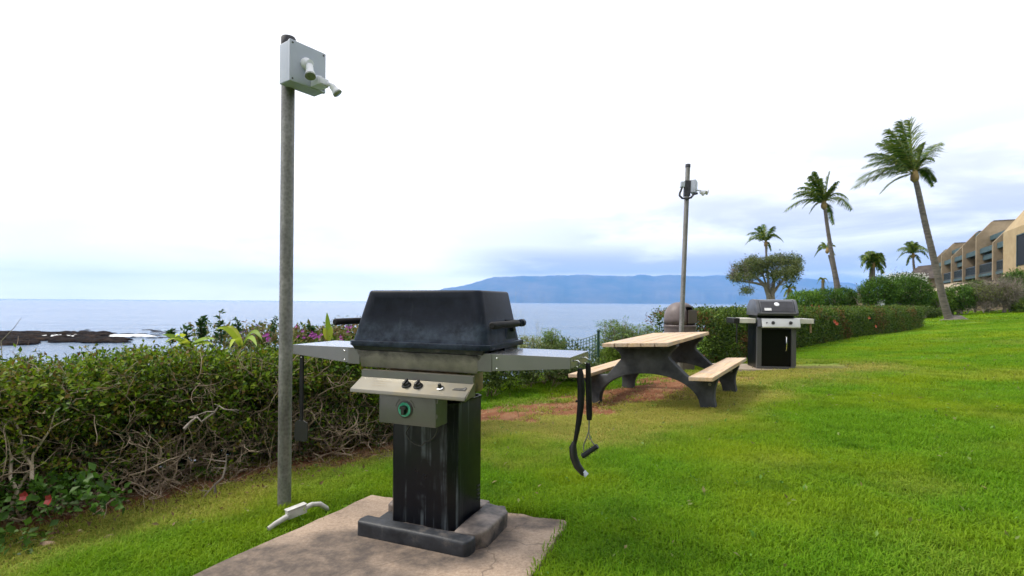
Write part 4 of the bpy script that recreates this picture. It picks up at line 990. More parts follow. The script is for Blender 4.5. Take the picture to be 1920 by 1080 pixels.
def flower(name, c, size, col, parent=None, n=5, seed=1, **k):
    rr = np.random.default_rng(seed); mb = MB(); c = Vector(c); ax = Vector((rr.normal(0, .3), -1, .3)).normalized(); a = ax.orthogonal().normalized(); b = ax.cross(a)
    for i in range(n):
        w = 2*math.pi*i/n+rr.normal(0, .15); d = (a*math.cos(w)+b*math.sin(w)+ax*.45).normalized(); s = ax.cross(d).normalized()
        mb.add([c, c+d*size*.6+s*size*.42, c+d*size*1.0, c+d*size*.6-s*size*.42], [(0, 1, 2, 3)])
    o = mb.build(name, col, parent); tag(o, **k); return o
RED = two('red_petal', (.18, .010, .012), (.25, .02, .018), 60, .5, bs=0)
for i, (px, py, d0) in enumerate(((1568, 607, 14.7), (1564, 603, 14.7), (1629, 596, 17.5), (1641, 612, 17.3))): flower('blossom', at(px, py, d0), .06, two('orange_red_petal', (.45, .06, .02), (.55, .10, .03), 40, .5, bs=0), h2, 6, i)

# low leafy hibiscus at the foot of hedge, far left
hb = empty('hibiscus', (0, 0, 0), label='low bright leafed bush with two red blossoms at the foot of the left hedge', cat='bush')
o = blob('foliage', (-2.42, 2.86, .07), (.30, .14, .13), 100, .040, [(.02, .05, .008), (.045, .11, .012), (.09, .19, .02)], hb, 4, 61, wid=.75, spread=.03); o['kind'] = 'stuff'
o = blob('foliage', (-2.55, 2.62, -.06), (.2, .12, .06), 36, .036, [(.03, .07, .01), (.06, .13, .015), (.09, .18, .02)], hb, 4, 62, wid=.75, spread=.03); o['kind'] = 'stuff'
flower('blossom', at(47, 930, 2.70), .028, RED, hb, 5, 71); flower('blossom', at(94, 937, 2.68), .032, RED, hb, 5, 72)

# ------------------------------------------------------------------ plants behind the left hedge
def sprig(px, pyb, pyt, d0, label, seed, leafs=22, size=.035, pal=G_HEDGE, lean=0):
    rr = np.random.default_rng(seed); e = empty('leafy_stem', at(px, pyb, d0), label=label, cat='plant')
    Ht = at(px, pyt, d0).z-at(px, pyb, d0).z; mb = MB(); pts = [Vector((lean*f*Ht+rr.normal(0, .004), rr.normal(0, .004), Ht*f)) for f in np.linspace(-.3, 1, 8)]
    mb.tube(pts, [.004]*4+[.003]*4, 5, False); mb.build('stem', M['bark_twig'], e)
    f = rr.uniform(.15, 1, leafs); P = np.c_[lean*f*Ht, f*0, f*Ht]; a = rr.random(leafs)*6.28; N = np.c_[np.cos(a), np.sin(a), np.full(leafs, .3)]
    v = leaves(P, N, 2, size, pal, .006, .5, .3, seed); npmesh('leaf_cluster', v[0], v[1], M['leaf'], e, v[2])['kind'] = 'stuff'
    return e
GD = [(.02, .06, .02), (.04, .10, .03), (.07, .14, .03)]
for i, (px, pyb, pyt, d0, la, nl) in enumerate(((378, 650, 598, 4.5, 'dense dark leafy stem left of the tall thin one behind hedge', 48), (412, 655, 582, 4.6, 'tallest thin leafy stem rising behind the left hedge', 36), (350, 650, 616, 4.4, 'short dark leafy stem among yellow strap leaves', 30),
    (320, 650, 620, 4.5, 'short leafy stem leftmost behind the hedge beside the strap leaves', 26), (444, 650, 600, 4.6, 'small dark leafy stem beside the purple blossoms', 24), (507, 640, 596, 4.8, 'leaning leafy stem just left of the near steel pole', 20), (583, 640, 610, 5.0, 'round leafed sprig just right of the near steel pole', 26), (75, 672, 662, 3.8, 'low sprig on top of hedge at far left', 14))):
    sprig(px, pyb, pyt, d0, la, 200+i, int(nl*1.4), .042 if i < 7 else .016, GD, .25 if i == 5 else 0.0)
YL = [(.22, .34, .03), (.38, .48, .04), (.50, .56, .06)]
def straps(name, px, py, d0, ends, label, seed, wid=.021):
    e = empty(name, at(px, py, d0), label=label, cat='plant'); o0 = at(px, py, d0)
    for i, (ex, ey, lift, dd) in enumerate(ends):
        rr = np.random.default_rng(seed+i); a = Vector((rr.normal(0, .01), rr.normal(0, .01), 0)); c_ = at(ex, ey, d0+dd)-o0; mid = (a+c_)*.5+Vector((0, 0, lift)); V = []; Fq = []; n = 10
        for k in range(n+1):
            f = k/n; p = a*(1-f)**2+mid*2*f*(1-f)+c_*f*f; tg = ((mid-a)*(1-f)+(c_-mid)*f).normalized(); s = tg.cross(Vector((0, -.75, .65))).normalized(); w = wid*(math.sin(math.pi*min(f*.9+.12, 1))**.7)
            V += [tuple(p+s*w), tuple(p+Vector((0, 0, -w*.35))), tuple(p-s*w)]
        for k in range(n): q = k*3; Fq += [(q, q+1, q+4, q+3), (q+1, q+2, q+5, q+4)]
        Cc = np.repeat(np.array([YL[i % 3]])*rr.uniform(.75, 1.1), len(V), 0)
        npmesh('leaf', np.array(V), np.array(Fq), M['leaf'], e, Cc, smooth=True)
    return e
straps('strap_leaf_plant', 355, 650, 4.3, [(303, 628, .06, -.1), (310, 642, .10, -.3), (328, 632, .12, -.2), (404, 636, .06, -.3), (400, 646, .05, -.3), (330, 650, .08, -.4)], 'yellow green strap leaved lily behind the left hedge', 300)
straps('strap_leaf_plant', 452, 650, 4.5, [(492, 638, .20, -.2), (405, 618, .14, -.1), (425, 612, .10, .1), (482, 650, .16, -.3), (430, 655, .16, -.3)], 'arching pale green strap leaf plant left of the near steel pole', 320, .023)
straps('strap_leaf_plant', 614, 640, 4.8, [(613, 585, .0, 0), (622, 612, .03, .0), (607, 615, .03, 0)], 'single upright lime leaf plant between near steel pole and grill', 340, .026)
bo = empty('bougainvillea', (0, 0, 0), label='mixed bougainvillea thicket with purple and dusty red blossoms behind the hedge', cat='bush')
o = blob('foliage', (-2.05, 5.25, .72), (1.0, .42, .22), 900, .04, [(.04, .08, .015), (.09, .15, .02), (.20, .12, .06), (.14, .20, .03)], bo, 6, 81, lump=.35); o['kind'] = 'stuff'
o = blob('foliage', (-1.1, 5.5, .72), (.9, .42, .22), 800, .04, [(.04, .08, .015), (.09, .15, .02), (.22, .11, .06), (.14, .20, .03)], bo, 6, 82, lump=.35); o['kind'] = 'stuff'
PUR = mat('purple_bract', (.40, .05, .38), .6); DPU = mat('dark_purple_bract', (.10, .05, .20), .6)
k = 0
for (cx_, cy_, n, mm_, sp) in ((502, 632, 9, PUR, 5), (597, 632, 12, PUR, 6), (655, 612, 6, PUR, 5), (450, 625, 8, DPU, 6), (478, 622, 6, DPU, 6), (640, 640, 6, PUR, 8), (570, 628, 4, PUR, 8), (680, 650, 5, PUR, 8)):
    for q in range(n):
        k += 1; flower('blossom', at(cx_+rng.normal(0, sp), cy_+rng.normal(0, sp), 4.72), .018, mm_, bo, 3, 400+k)
# bare seed stems
for i, (px, pyb, pyt, d0) in enumerate(((399, 655, 588, 4.6), (404, 655, 592, 4.6))):
    mb = MB(); a, c_ = at(px, pyb, d0), at(px+2, pyt, d0); mb.tube([a, a.lerp(c_, .5)+Vector((.004, 0, 0)), c_], [.003, .002, .001], 4)
    tag(mb.build('dry_stem', M['conduit']), ['thin pale dry stem beside the tallest leafy stem', 'second thin pale dry stem right beside the first'][i], 'plant')
mb = MB(); a, c_ = at(2, 640, 7.0), at(40, 596, 7.0); mb.tube([a, a.lerp(c_, .6)+Vector((.01, 0, -.01)), c_], [.006, .004, .002], 5); a, c_ = at(6, 700, 7), at(4, 630, 7.0); mb.tube([a, at(2, 640, 7.0)], .006, 5)
tag(mb.build('bare_twig', M['bark_grey']), 'long bare twig slanting up against the sea at the left edge', 'twig')

# ------------------------------------------------------------------ wild shrubs beyond the path
def shrub(name, c, rad, n, size, pal, label, seed, per=6, lump=.3, wid=.5, stems=5, **k):
    e = empty(name, (c[0], c[1], 0), label=label, cat='shrub', **k)
    o = blob('foliage', (0, 0, c[2]), rad, n, size, pal, e, per, seed, lump, wid=wid); o['kind'] = 'stuff'
    rr = np.random.default_rng(seed); mb = MB()
    for i in range(stems):
        a = rr.random()*6.28; x, y = math.cos(a)*rad[0]*.25, math.sin(a)*rad[1]*.25
        twig(mb, Vector((x, y, gz1(c[0]+x, c[1]+y)-.05)), Vector((x, y, rad[2])), c[2]+rad[2]*.5-gz1(c[0], c[1]), .018*max(rad[0], .5), rr, 2, .1, .18)
    mb.build('stems', M['bark_twig'], e, smooth=60); return e
FE = [(.07, .13, .03), (.13, .21, .05), (.20, .30, .08), (.27, .36, .13)]
def feathery(px, pyt, d0, wpx, zlo, label, seed, n=60, pal=FE, dens=1.):
    """loose shrub of arching stems carrying fine feather leaves"""
    rr = np.random.default_rng(seed); c = at(px, pyt, d0); Rr = wpx/F*d0; e = empty('feathery_shrub', (c.x, c.y, 0), label=label, cat='shrub', group='feathery shrubs by the mesh fence'); mb = MB(); Ps = []; Ns = []
    g0 = gz1(c.x, c.y)
    for i in range(int(n*dens)):
        a = rr.random()*6.28; q = rr.random()**.6; tip = Vector((math.cos(a)*q*Rr, math.sin(a)*q*Rr*.6, c.z-(q**2)*(c.z-zlo)*rr.uniform(.5, 1.1)-rr.random()*.18)); b0 = Vector((tip.x*.3, tip.y*.3, g0)); mid = (b0+tip)*.5+Vector((tip.x*.2, tip.y*.2, .12)); pts = [b0*(1-f)**2+mid*2*f*(1-f)+tip*f*f for f in np.linspace(0, 1, 7)]
        mb.tube(pts, [.006*(1-.8*f) for f in np.linspace(0, 1, 7)], 4, False)
        for f in rr.uniform(.35, 1, 7):
            p = b0*(1-f)**2+mid*2*f*(1-f)+tip*f*f; w = rr.random()*6.28; d = Vector((math.cos(w), math.sin(w), rr.uniform(-.3, .5)))
            for s in np.linspace(.02, .16, 7):
                Ps.append(p+d*s+Vector((0, 0, -s*s*1.5))); Ns.append(d)
    v = leaves(np.array([tuple(p) for p in Ps]), np.array([tuple(p) for p in Ns]), 3, .030, pal, .010, .33, .7, seed); npmesh('foliage', v[0], v[1], M['leaf'], e, v[2])['kind'] = 'stuff'
    mb.build('stems', M['bark_twig'], e); return e
feathery(1158, 590, 9.5, 45, .45, 'pale feathery shrub just right of the mesh fence, tallest there', 501, 70)
feathery(1205, 606, 9.8, 55, .45, 'feathery shrub left of the litter bin', 502, 80)
feathery(1235, 618, 9.6, 40, .4, 'low feathery shrub touching the litter bin', 503, 60, [(.10, .15, .03), (.18, .24, .05), (.24, .28, .07)])
feathery(1034, 612, 8.4, 22, .40, 'bright feathery shrub left of the mesh panel', 504, 60)
feathery(992, 618, 8.2, 34, .40, 'pale wispy shrub close to the right of grill lid', 505, 44, [(.16, .20, .06), (.25, .30, .11), (.34, .37, .18)])
feathery(1152, 640, 9.3, 28, .2, 'grassy feathery shrub behind the left bench of the picnic table', 506, 70, [(.09, .15, .02), (.17, .27, .03), (.25, .34, .05)])
# dry wispy stems
for i, (px, pyt) in enumerate(((985, 583), (1003, 605), (1022, 612))):
    rr = np.random.default_rng(520+i); mb = MB(); c = at(px, pyt, 8.1); e = (c.x, c.y)
    twig(mb, Vector((c.x, c.y, -.1)), Vector((.03, 0, 1)), c.z+.1, .004, rr, 2, .25, .12)
    tag(mb.build('wispy_weed', two('dry_stem', (.25, .27, .12), (.36, .34, .2), 9, .8, bs=0)), ['tallest dry wispy weed right of the grill lid', 'dry wispy weed, middle one of three right of the grill lid', 'short dry wispy weed, rightmost of three right of the grill lid'][i], 'weed')
shrub('undergrowth_bush', (.45, 7.9, .12), (.85, .6, .42), 1700, .04, [(.02, .04, .01), (.045, .08, .018), (.09, .13, .03), (.15, .17, .05)], 'dark low bush at the end of the dirt path under the right shelf', 530, lump=.35)
shrub('undergrowth_bush', (-.45, 7.2, .05), (.7, .45, .42), 1100, .04, [(.04, .07, .015), (.08, .13, .02), (.13, .19, .03)], 'low green bush behind the black pedestal beside the dirt path', 531, lump=.35)
shrub('undergrowth_bush', (1.25, 8.5, -.05), (.65, .4, .26), 600, .04, [(.03, .05, .01), (.07, .11, .02), (.13, .17, .04)], 'low dark bush under the mesh fence behind the left bench', 532, lump=.35)
shrub('undergrowth_bush', (2.2, 9.6, .12), (.75, .4, .42), 700, .04, [(.03, .05, .01), (.07, .11, .02), (.15, .19, .04)], 'low yellowish bush seen behind the picnic table end', 533, lump=.35)

# ------------------------------------------------------------------ palms
def trunk(pts, rads, parent, m, name='trunk', n=12):
    P_ = [Vector(p) for p in pts]; out_ = []; rr_ = []
    for i in range(len(P_)-1):
        p0, p1, p2, p3 = P_[max(i-1, 0)], P_[i], P_[i+1], P_[min(i+2, len(P_)-1)]
        for k in range(14):
            f = k/14; q = .5*((2*p1)+(p2-p0)*f+(2*p0-5*p1+4*p2-p3)*f*f+(3*p1-p0-3*p2+p3)*f**3); out_.append(q); r0 = rads[i]+(rads[i+1]-rads[i])*f; rr_.append(r0*(1+(.07 if k % 2 else 0)))
    out_.append(P_[-1]); rr_.append(rads[-1]); mb = MB(); mb.tube(out_, rr_, n); return mb.build(name, m, parent, smooth=60)
def frond(parent, a, end, lift, wind, seed, pal, lw=.05, ll=.55, nleaf=46):
    rr = np.random.default_rng(seed); a = Vector(a); end = Vector(end); mid = a.lerp(end, .5)+Vector((0, 0, lift)); L = (end-a).length
    n = 14; pts = [a*(1-f)**2+mid*2*f*(1-f)+end*f*f for f in np.linspace(0, 1, n)]
    V = []; Fq = []; Cc = []; rc = np.array((.16, .17, .05))
    mb = MB(); mb.tube(pts, [.03*(1-.9*i/(n-1))+.003 for i in range(n)], 5, False)
    V = list(mb.v); Fq = list(mb.f); Cc = [rc]*len(V)
    for s in (-1, 1):
        for k in range(nleaf):
            f = .10+.90*k/(nleaf-1); p = a*(1-f)**2+mid*2*f*(1-f)+end*f*f; tg = ((mid-a)*(1-f)+(end-mid)*f).normalized()
            sd = tg.cross(Vector((0, 0, 1))); sd = sd.normalized() if sd.length > .1 else Vector((1, 0, 0))
            l = L*ll*.5*(math.sin(math.pi*(f*.78+.16))**.8+.15)*rr.uniform(.8, 1.1)
            d = (sd*s*.75+tg*.75+Vector((0, 0, -.30))+Vector(wind)*.8+Vector(rr.normal(0, .12, 3))).normalized(); e2 = p+d*l*.55; d2 = (d+Vector((0, 0, -.75))+Vector(wind)*.5).normalized(); e3 = e2+d2*l*.5
            wv = tg*lw*.5; k0 = len(V); V += [tuple(p-wv), tuple(p+wv), tuple(e2+wv*.8), tuple(e2-wv*.8), tuple(e3)]; Fq += [(k0, k0+1, k0+2, k0+3), (k0+3, k0+2, k0+4, k0+4)]
            c = np.array(pal[int(rr.random()*len(pal))])*rr.uniform(.8, 1.2); Cc += [c]*5
    me = D.meshes.new('frond'); me.from_pydata(V, [], [tuple(dict.fromkeys(q)) for q in Fq]); ca = me.attributes.new('Col', 'FLOAT_COLOR', 'POINT'); ca.data.foreach_set('color', np.c_[np.array(Cc), np.ones(len(V))].astype(np.float32).ravel())
    me.materials.append(M['leaf']); o = D.objects.new('frond', me); C.objects.link(o); o.parent = parent; return o
PG = [(.035, .075, .012), (.065, .13, .018), (.11, .18, .022), (.20, .24, .035)]
def palm(trk, crown, d0, ends, label, wind=(-.5, 0, 0), rb=.20, rt=.11, flare=1.5, seed=1, lw=.06, nleaf=52, depth=1.6, ll=.46):
    rr = np.random.default_rng(seed); base = at(*trk[0], d0); e = empty('palm_tree', (base.x, base.y, 0), label=label, cat='palm tree', group='coconut palms along the shore')
    org = Vector((base.x, base.y, 0)); P_ = [at(px, py, d0)-org for px, py in trk]; P_[0].z -= .4; q0 = P_[0].lerp(P_[1], .32); P_.insert(1, q0)
    nn = len(P_); trunk(P_, [rb*flare]+[rb+(rt-rb)*i/(nn-1) for i in range(1, nn)], e, M['palm_bark'])
    c = at(*crown, d0)-org; mb = MB(); mb.lathe([(.06, -.5), (.30, -.28), (.30, 0), (.2, .3), (.08, .5)], 12, Matrix.Translation(c) @ Matrix.Diagonal((.7, .7, .8, 1))); mb.build('crown_shaft', two('palm_husk', (.14, .09, .03), (.30, .20, .07), 5, .8), e, smooth=60)
    for i, (ex, ey, lift) in enumerate(ends):
        dd = rr.uniform(-depth, depth); en = at(ex, ey, d0+dd)-org; frond(e, c+Vector((rr.normal(0, .05), rr.normal(0, .05), .1)), en, lift, wind, seed*50+i, PG, lw, ll, nleaf)
    return e
K = 1/32.8
palm([(1784, 602), (1768, 560), (1752, 490), (1735, 420), (1722, 360), (1716, 335)], (1715, 330), 30,
 [(1603, 352, .9), (1612, 338, 1.1), (1625, 312, 1.0), (1628, 290, .9), (1652, 362, .6), (1662, 262, .7), (1650, 268, .7), (1668, 243, .5), (1690, 228, .2), (1706, 226, .0), (1735, 268, .2), (1757, 270, .3), (1756, 340, 1.0), (1752, 300, .9), (1640, 338, 1.2), (1750, 348, 1.2), (1636, 300, 1.1)],
 'tallest leaning coconut palm with windswept crown in front of the buildings', (-.75, 0, .1), .21, .12, 1.9, 11, .058, 76, 1.5, .50)
mb = MB(); c = at(1790, 600, 30)
mb.lathe([(1.1, -.15), (.8, .12), (.45, .28), (.2, .5)], 14, Matrix.Translation((c.x+.1, c.y, c.z-.12)) @ Matrix.Diagonal((1.1, .8, .8, 1))); tag(mb.build('root_mound', M['palm_bark'], smooth=70), 'low brown root mound at the foot of the tallest palm', 'mound')
palm([(1584, 578), (1572, 540), (1562, 490), (1552, 430), (1547, 392)], (1545, 384), 40,
 [(1474, 395, 1.2), (1488, 372, 1.2), (1498, 352, 1.0), (1512, 342, .7), (1528, 322, .3), (1556, 322, .2), (1571, 340, .5), (1597, 392, 1.4), (1590, 372, 1.2), (1563, 420, 1.0), (1505, 390, 1.0), (1520, 330, .5), (1492, 362, 1.0), (1540, 335, .0), (1565, 350, .5), (1518, 400, .8)],
 'tall curved coconut palm standing between the tree and green bush', (-.35, 0, 0), .20, .11, 1.4, 12, .07, 56, 1.5)
palm([(1443, 565), (1440, 520), (1437, 480), (1436, 462)], (1436, 457), 62,
 [(1398, 458, 1.4), (1401, 440, 1.4), (1416, 428, .9), (1432, 421, .2), (1452, 424, .6), (1455, 440, 1.0), (1468, 452, 1.6), (1438, 478, .8), (1405, 449, 1.4), (1424, 424, .7), (1446, 470, 1.0), (1462, 446, 1.4)],
 'slim coconut palm rising out of the spreading shore tree', (-.3, 0, 0), .17, .10, 1.3, 13, .10, 34, 2.0)
palm([(1571, 560), (1562, 510), (1554, 478)], (1551, 470), 66,
 [(1527, 481, 1.2), (1533, 466, 1.2), (1541, 454, .6), (1556, 451, .4), (1566, 462, .8), (1566, 478, 1.0), (1538, 460, .8), (1531, 474, 1.2), (1560, 456, .6)],
 'small distant coconut palm behind the tall curved one', (-.2, 0, 0), .18, .11, 1.3, 14, .12, 28, 2.0)
palm([(1716, 515), (1713, 495), (1712, 482)], (1712, 479), 68,
 [(1681, 488, 1.4), (1684, 470, 1.4), (1696, 457, .9), (1709, 452, .2), (1724, 460, .8), (1740, 472, 1.5), (1741, 484, 1.5), (1700, 497, .9), (1726, 492, .8), (1688, 478, 1.4), (1733, 464, 1.2), (1702, 453, .6), (1718, 454, .5)],
 'star shaped coconut palm above the dark shingle roof', (0, 0, 0), .18, .11, 1.2, 15, .12, 28, 1.8)
palm([(1544, 552), (1543, 538), (1543, 528)], (1543, 527), 75, [(1532, 532, .9), (1534, 525, .7), (1541, 521, .3), (1549, 523, .5), (1554, 530, .9), (1537, 522, .6), (1548, 534, .6)],
 'smallest far palm against the blue island', (0, 0, 0), .22, .18, 1.1, 16, .16, 18, 1.0)
palm([(1479, 566), (1479, 552), (1480, 545)], (1480, 544), 60, [(1463, 549, .9), (1467, 540, .8), (1474, 534, .4), (1484, 532, .3), (1492, 540, .6), (1495, 550, .8), (1470, 556, .6), (1488, 556, .6)],
 'low young palm under the right side of the shore tree', (0, 0, 0), .22, .18, 1.1, 17, .14, 22, 1.0)
e = palm([(1639, 530), (1638, 512), (1638, 500)], (1638, 497), 58, [(1614, 500, 1.6), (1617, 486, 1.5), (1626, 478, .9), (1637, 476, .4), (1650, 479, .9), (1658, 488, 1.5), (1661, 500, 1.7), (1620, 510, 1.4), (1655, 512, 1.4), (1630, 514, .9), (1647, 515, .9), (1644, 474, .5), (1633, 471, .6), (1628, 474, .8), (1650, 476, .9), (1622, 492, 1.5), (1655, 494, 1.3), (1633, 488, .8), (1643, 490, .8), (1626, 504, 1.2), (1650, 504, 1.2)],
 'bushy round crowned palm with twin stems above the large green bush', (0, 0, 0), .16, .14, 1.1, 18, .16, 30, 1.2, .8)
trunk([at(1632, 530, 58.2)-e.location, at(1633, 512, 58.2)-e.location, at(1636, 500, 58.2)-e.location], [.16, .15, .14], e, M['palm_bark'])

# spreading shore tree
d0 = 56; base = at(1446, 575, d0); e = empty('shore_tree', (base.x, base.y, 0), label='spreading grey barked shore tree with open airy crown', cat='tree'); org = e.location.copy()
def A(px, py, dd=0): return at(px, py, d0+dd)-org
mb = MB(); rr = np.random.default_rng(31)
for pts, r0 in (([A(1444, 580), A(1441, 555), A(1434, 535), A(1420, 522), A(1403, 512)], .30), ([A(1449, 580), A(1448, 550), A(1451, 525), A(1456, 505)], .32), ([A(1449, 550), A(1462, 532), A(1474, 520), A(1484, 505)], .18), ([A(1434, 535), A(1412, 530), A(1396, 528), A(1378, 526)], .15), ([A(1441, 545), A(1432, 520), A(1428, 500)], .14)):
    mb.tube(pts, [r0*(1-.7*i/(len(pts)-1)) for i in range(len(pts))], 8, False)
    for k in range(9): i = rr.integers(1, len(pts)); twig(mb, Vector(pts[i]), Vector(rr.normal(0, 1, 3))+Vector((0, 0, .9)), rr.uniform(.9, 2.0), .05, rr, 1, .1, .25)
mb.build('trunk', M['bark_grey'], e, smooth=60)
Ps = []; Ns = []
for (px, py, w_, h_, n_) in ((1388, 505, 20, 13, 300), (1410, 500, 20, 15, 340), (1400, 520, 24, 10, 220), (1380, 522, 12, 9, 130), (1436, 497, 18, 14, 320), (1460, 490, 20, 12, 350), (1484, 490, 17, 14, 330), (1490, 508, 13, 12, 230), (1472, 508, 18, 12, 260), (1396, 542, 11, 7, 90), (1412, 490, 15, 8, 200), (1450, 515, 16, 9, 130), (1482, 528, 14, 8, 80)):
    for q in range(3):
        c = np.array(A(px+rr.normal(0, 4), py+rr.normal(0, 3), rr.uniform(-3, 3))); u = unit(rr.normal(0, 1, (n_//3, 3))); s = np.array([w_, w_*1.4, h_])/F*d0*.8
        Ps.append(c+u*s*(rr.random((n_//3, 1))**.4)); Ns.append(u)
v = leaves(np.concatenate(Ps), np.concatenate(Ns), 7, .17, [(.045, .065, .022), (.08, .105, .03), (.13, .16, .05), (.19, .21, .09)], .16, .42, .9, 33)
npmesh('crown', v[0], v[1], M['leaf'], e, v[2])['kind'] = 'stuff'

# bushes beyond the hedge
BG = [(.02, .05, .008), (.045, .10, .012), (.085, .18, .02), (.13, .25, .03)]
def bush(px, py, d0, w_, h_, label, seed, pal=BG, n=1500, size=.13, lump=.12, stems=4, cat_='bush'):
    c = at(px, py, d0); e = empty('round_bush', (c.x, c.y, 0), label=label, cat=cat_)
    o = blob('foliage', (0, 0, c.z), (w_/F*d0, w_/F*d0*.8, h_/F*d0), n, size, pal, e, 6, seed, lump, shell=.3, wid=.36, flat=None); o['kind'] = 'stuff'
    mb = MB(); rr = np.random.default_rng(seed); zb_ = gz1(c.x, c.y)
    for k in range(stems): twig(mb, Vector((rr.normal(0, .3), rr.normal(0, .3), zb_-.1)), Vector((rr.normal(0, .3), rr.normal(0, .3), 1)), c.z-zb_+.3, .07, rr, 1, .1, .15)
    mb.build('stems', M['bark_grey'], e); return e
bush(1510, 566, 38, 34, 19, 'left end of low glossy bush row beyond the hedge, lightest green', 601, [(.03, .07, .01), (.07, .15, .015), (.13, .25, .03), (.18, .32, .03)], 1300)
bush(1548, 563, 38.5, 34, 20, 'low glossy green bush directly left of the tall curved palm foot', 602, n=1300)
bush(1583, 562, 39, 22, 20, 'low dark green bush behind the foot of the tall curved palm', 603, n=900)
bush(1650, 548, 36, 34, 26, 'large round glossy green bush, left half of the pair', 604, n=1900)
bush(1700, 549, 36.5, 38, 27, 'large round glossy green bush, right half of the pair', 605, n=2000)
bush(1698, 526, 46, 34, 12, 'dark plumeria mass dotted with white blossoms below the shingle roof', 606, [(.02, .05, .015), (.05, .10, .02), (.09, .15, .04)], 1100)
wf = D.objects['round_bush.005']; ww = MB(); rr = np.random.default_rng(8)
for k in range(260):
    p = at(rr.uniform(1655, 1740), rr.uniform(512, 534), 44.8); s = .09; ww.add([p, p+Vector((s, 0, .03)), p+Vector((s*.5, -.02, s)), p+Vector((-s*.3, 0, s*.6))], [(0, 1, 2, 3)])
o = ww.build('blossoms', M['whitecap'], wf); o.location = -wf.location; o['kind'] = 'stuff'
bush(1762, 566, 37, 24, 19, 'yellow green rounded bush left of the tallest palm foot', 607, [(.05, .10, .01), (.10, .19, .015), (.17, .27, .03)], 900)
bush(1795, 560, 37, 28, 23, 'dark green bush just right of the tallest palm foot', 608, n=900)
bush(1838, 548, 39, 30, 20, 'olive bush between the tallest palm and the bare branched tree', 609, [(.04, .07, .015), (.08, .13, .02), (.13, .17, .04)], 900)
bush(1905, 545, 37, 26, 36, 'tall bright green bush at the right edge before the buildings', 610, n=1700)
bush(1925, 575, 35, 16, 12, 'low leafy plant at the right edge on the lawn crest', 611, [(.06, .10, .02), (.12, .19, .03), (.18, .25, .05)], 300)
bush(1730, 585, 33, 30, 9, 'low clipped block of hedge behind the long hedge end', 612, [(.03, .06, .012), (.06, .10, .02), (.10, .14, .03)], 900, .09)
# bare branched small tree
d0 = 36; base = at(1882, 588, d0); e = empty('small_tree', (base.x, base.y, 0), label='small grey branched tree with thin olive leaves before a tan wall', cat='tree'); org = e.location.copy(); mb = MB(); rr = np.random.default_rng(41)
twig(mb, A(1883, 592), A(1878, 560)-A(1883, 592), 1.2, .14, rr, 0, .2, .1)
for k in range(46): twig(mb, A(1879, 566), Vector((rr.normal(-.5, .9), rr.normal(0, .6), rr.uniform(.2, 1.1))), rr.uniform(.9, 2.0), .035, rr, 2, .04, .2)
mb.build('branches', M['bark_grey'], e)
c = A(1868, 548); u = unit(rr.normal(0, 1, (420, 3))); v = leaves(np.array(c)+u*np.array([38, 30, 17])/F*d0*(.6+.4*rr.random((420, 1))), u, 5, .10, [(.06, .08, .02), (.11, .14, .03), (.17, .18, .06)], .1, .45, .9, 42)
npmesh('crown', v[0], v[1], M['leaf'], e, v[2])['kind'] = 'stuff'

# ------------------------------------------------------------------ buildings
bd = empty('condominium', (45.6, 48, 0), label='terraced tan stucco condominium with stepped fins and teal balconies', cat='building')
Ee = Vector((.503, .864, 0)); Ni = Vector((.864, -.503, 0))
MBm = Matrix((Ni, Ee, Vector((0, 0, 1)))).transposed().to_4x4()          # x inward, y along, z up
def bbox(*a, mb=None): mb.box(*a, MBm)
S = [0, 5.9, 12.4, 18.7, 25, 31.5, 37.4]; ZT = [9.9, 9.15, 10.5, 10.1, 9.2, 10.0, 9.6]; ZB = 2.0
fm = lambda s: MBm @ Matrix(((1, 0, 0, 0), (0, 0, -1, s+.35), (0, 1, 0, 0), (0, 0, 0, 1)))
for i, (s, zt) in enumerate(zip(S, ZT)):
    mb = MB(); mb.prism([(0, ZB), (0, zt-1.6), (1.3, zt), (8, zt), (8, ZB)], .40, fm(s)); mb.build('fin_wall', M['stucco'], bd, bevel=.03)
    mb = MB(); mb.box(1.45, 8.05, s-.08, s+.40, zt+.005, zt+.10, MBm); mb.build('coping', M['shingle'], bd)
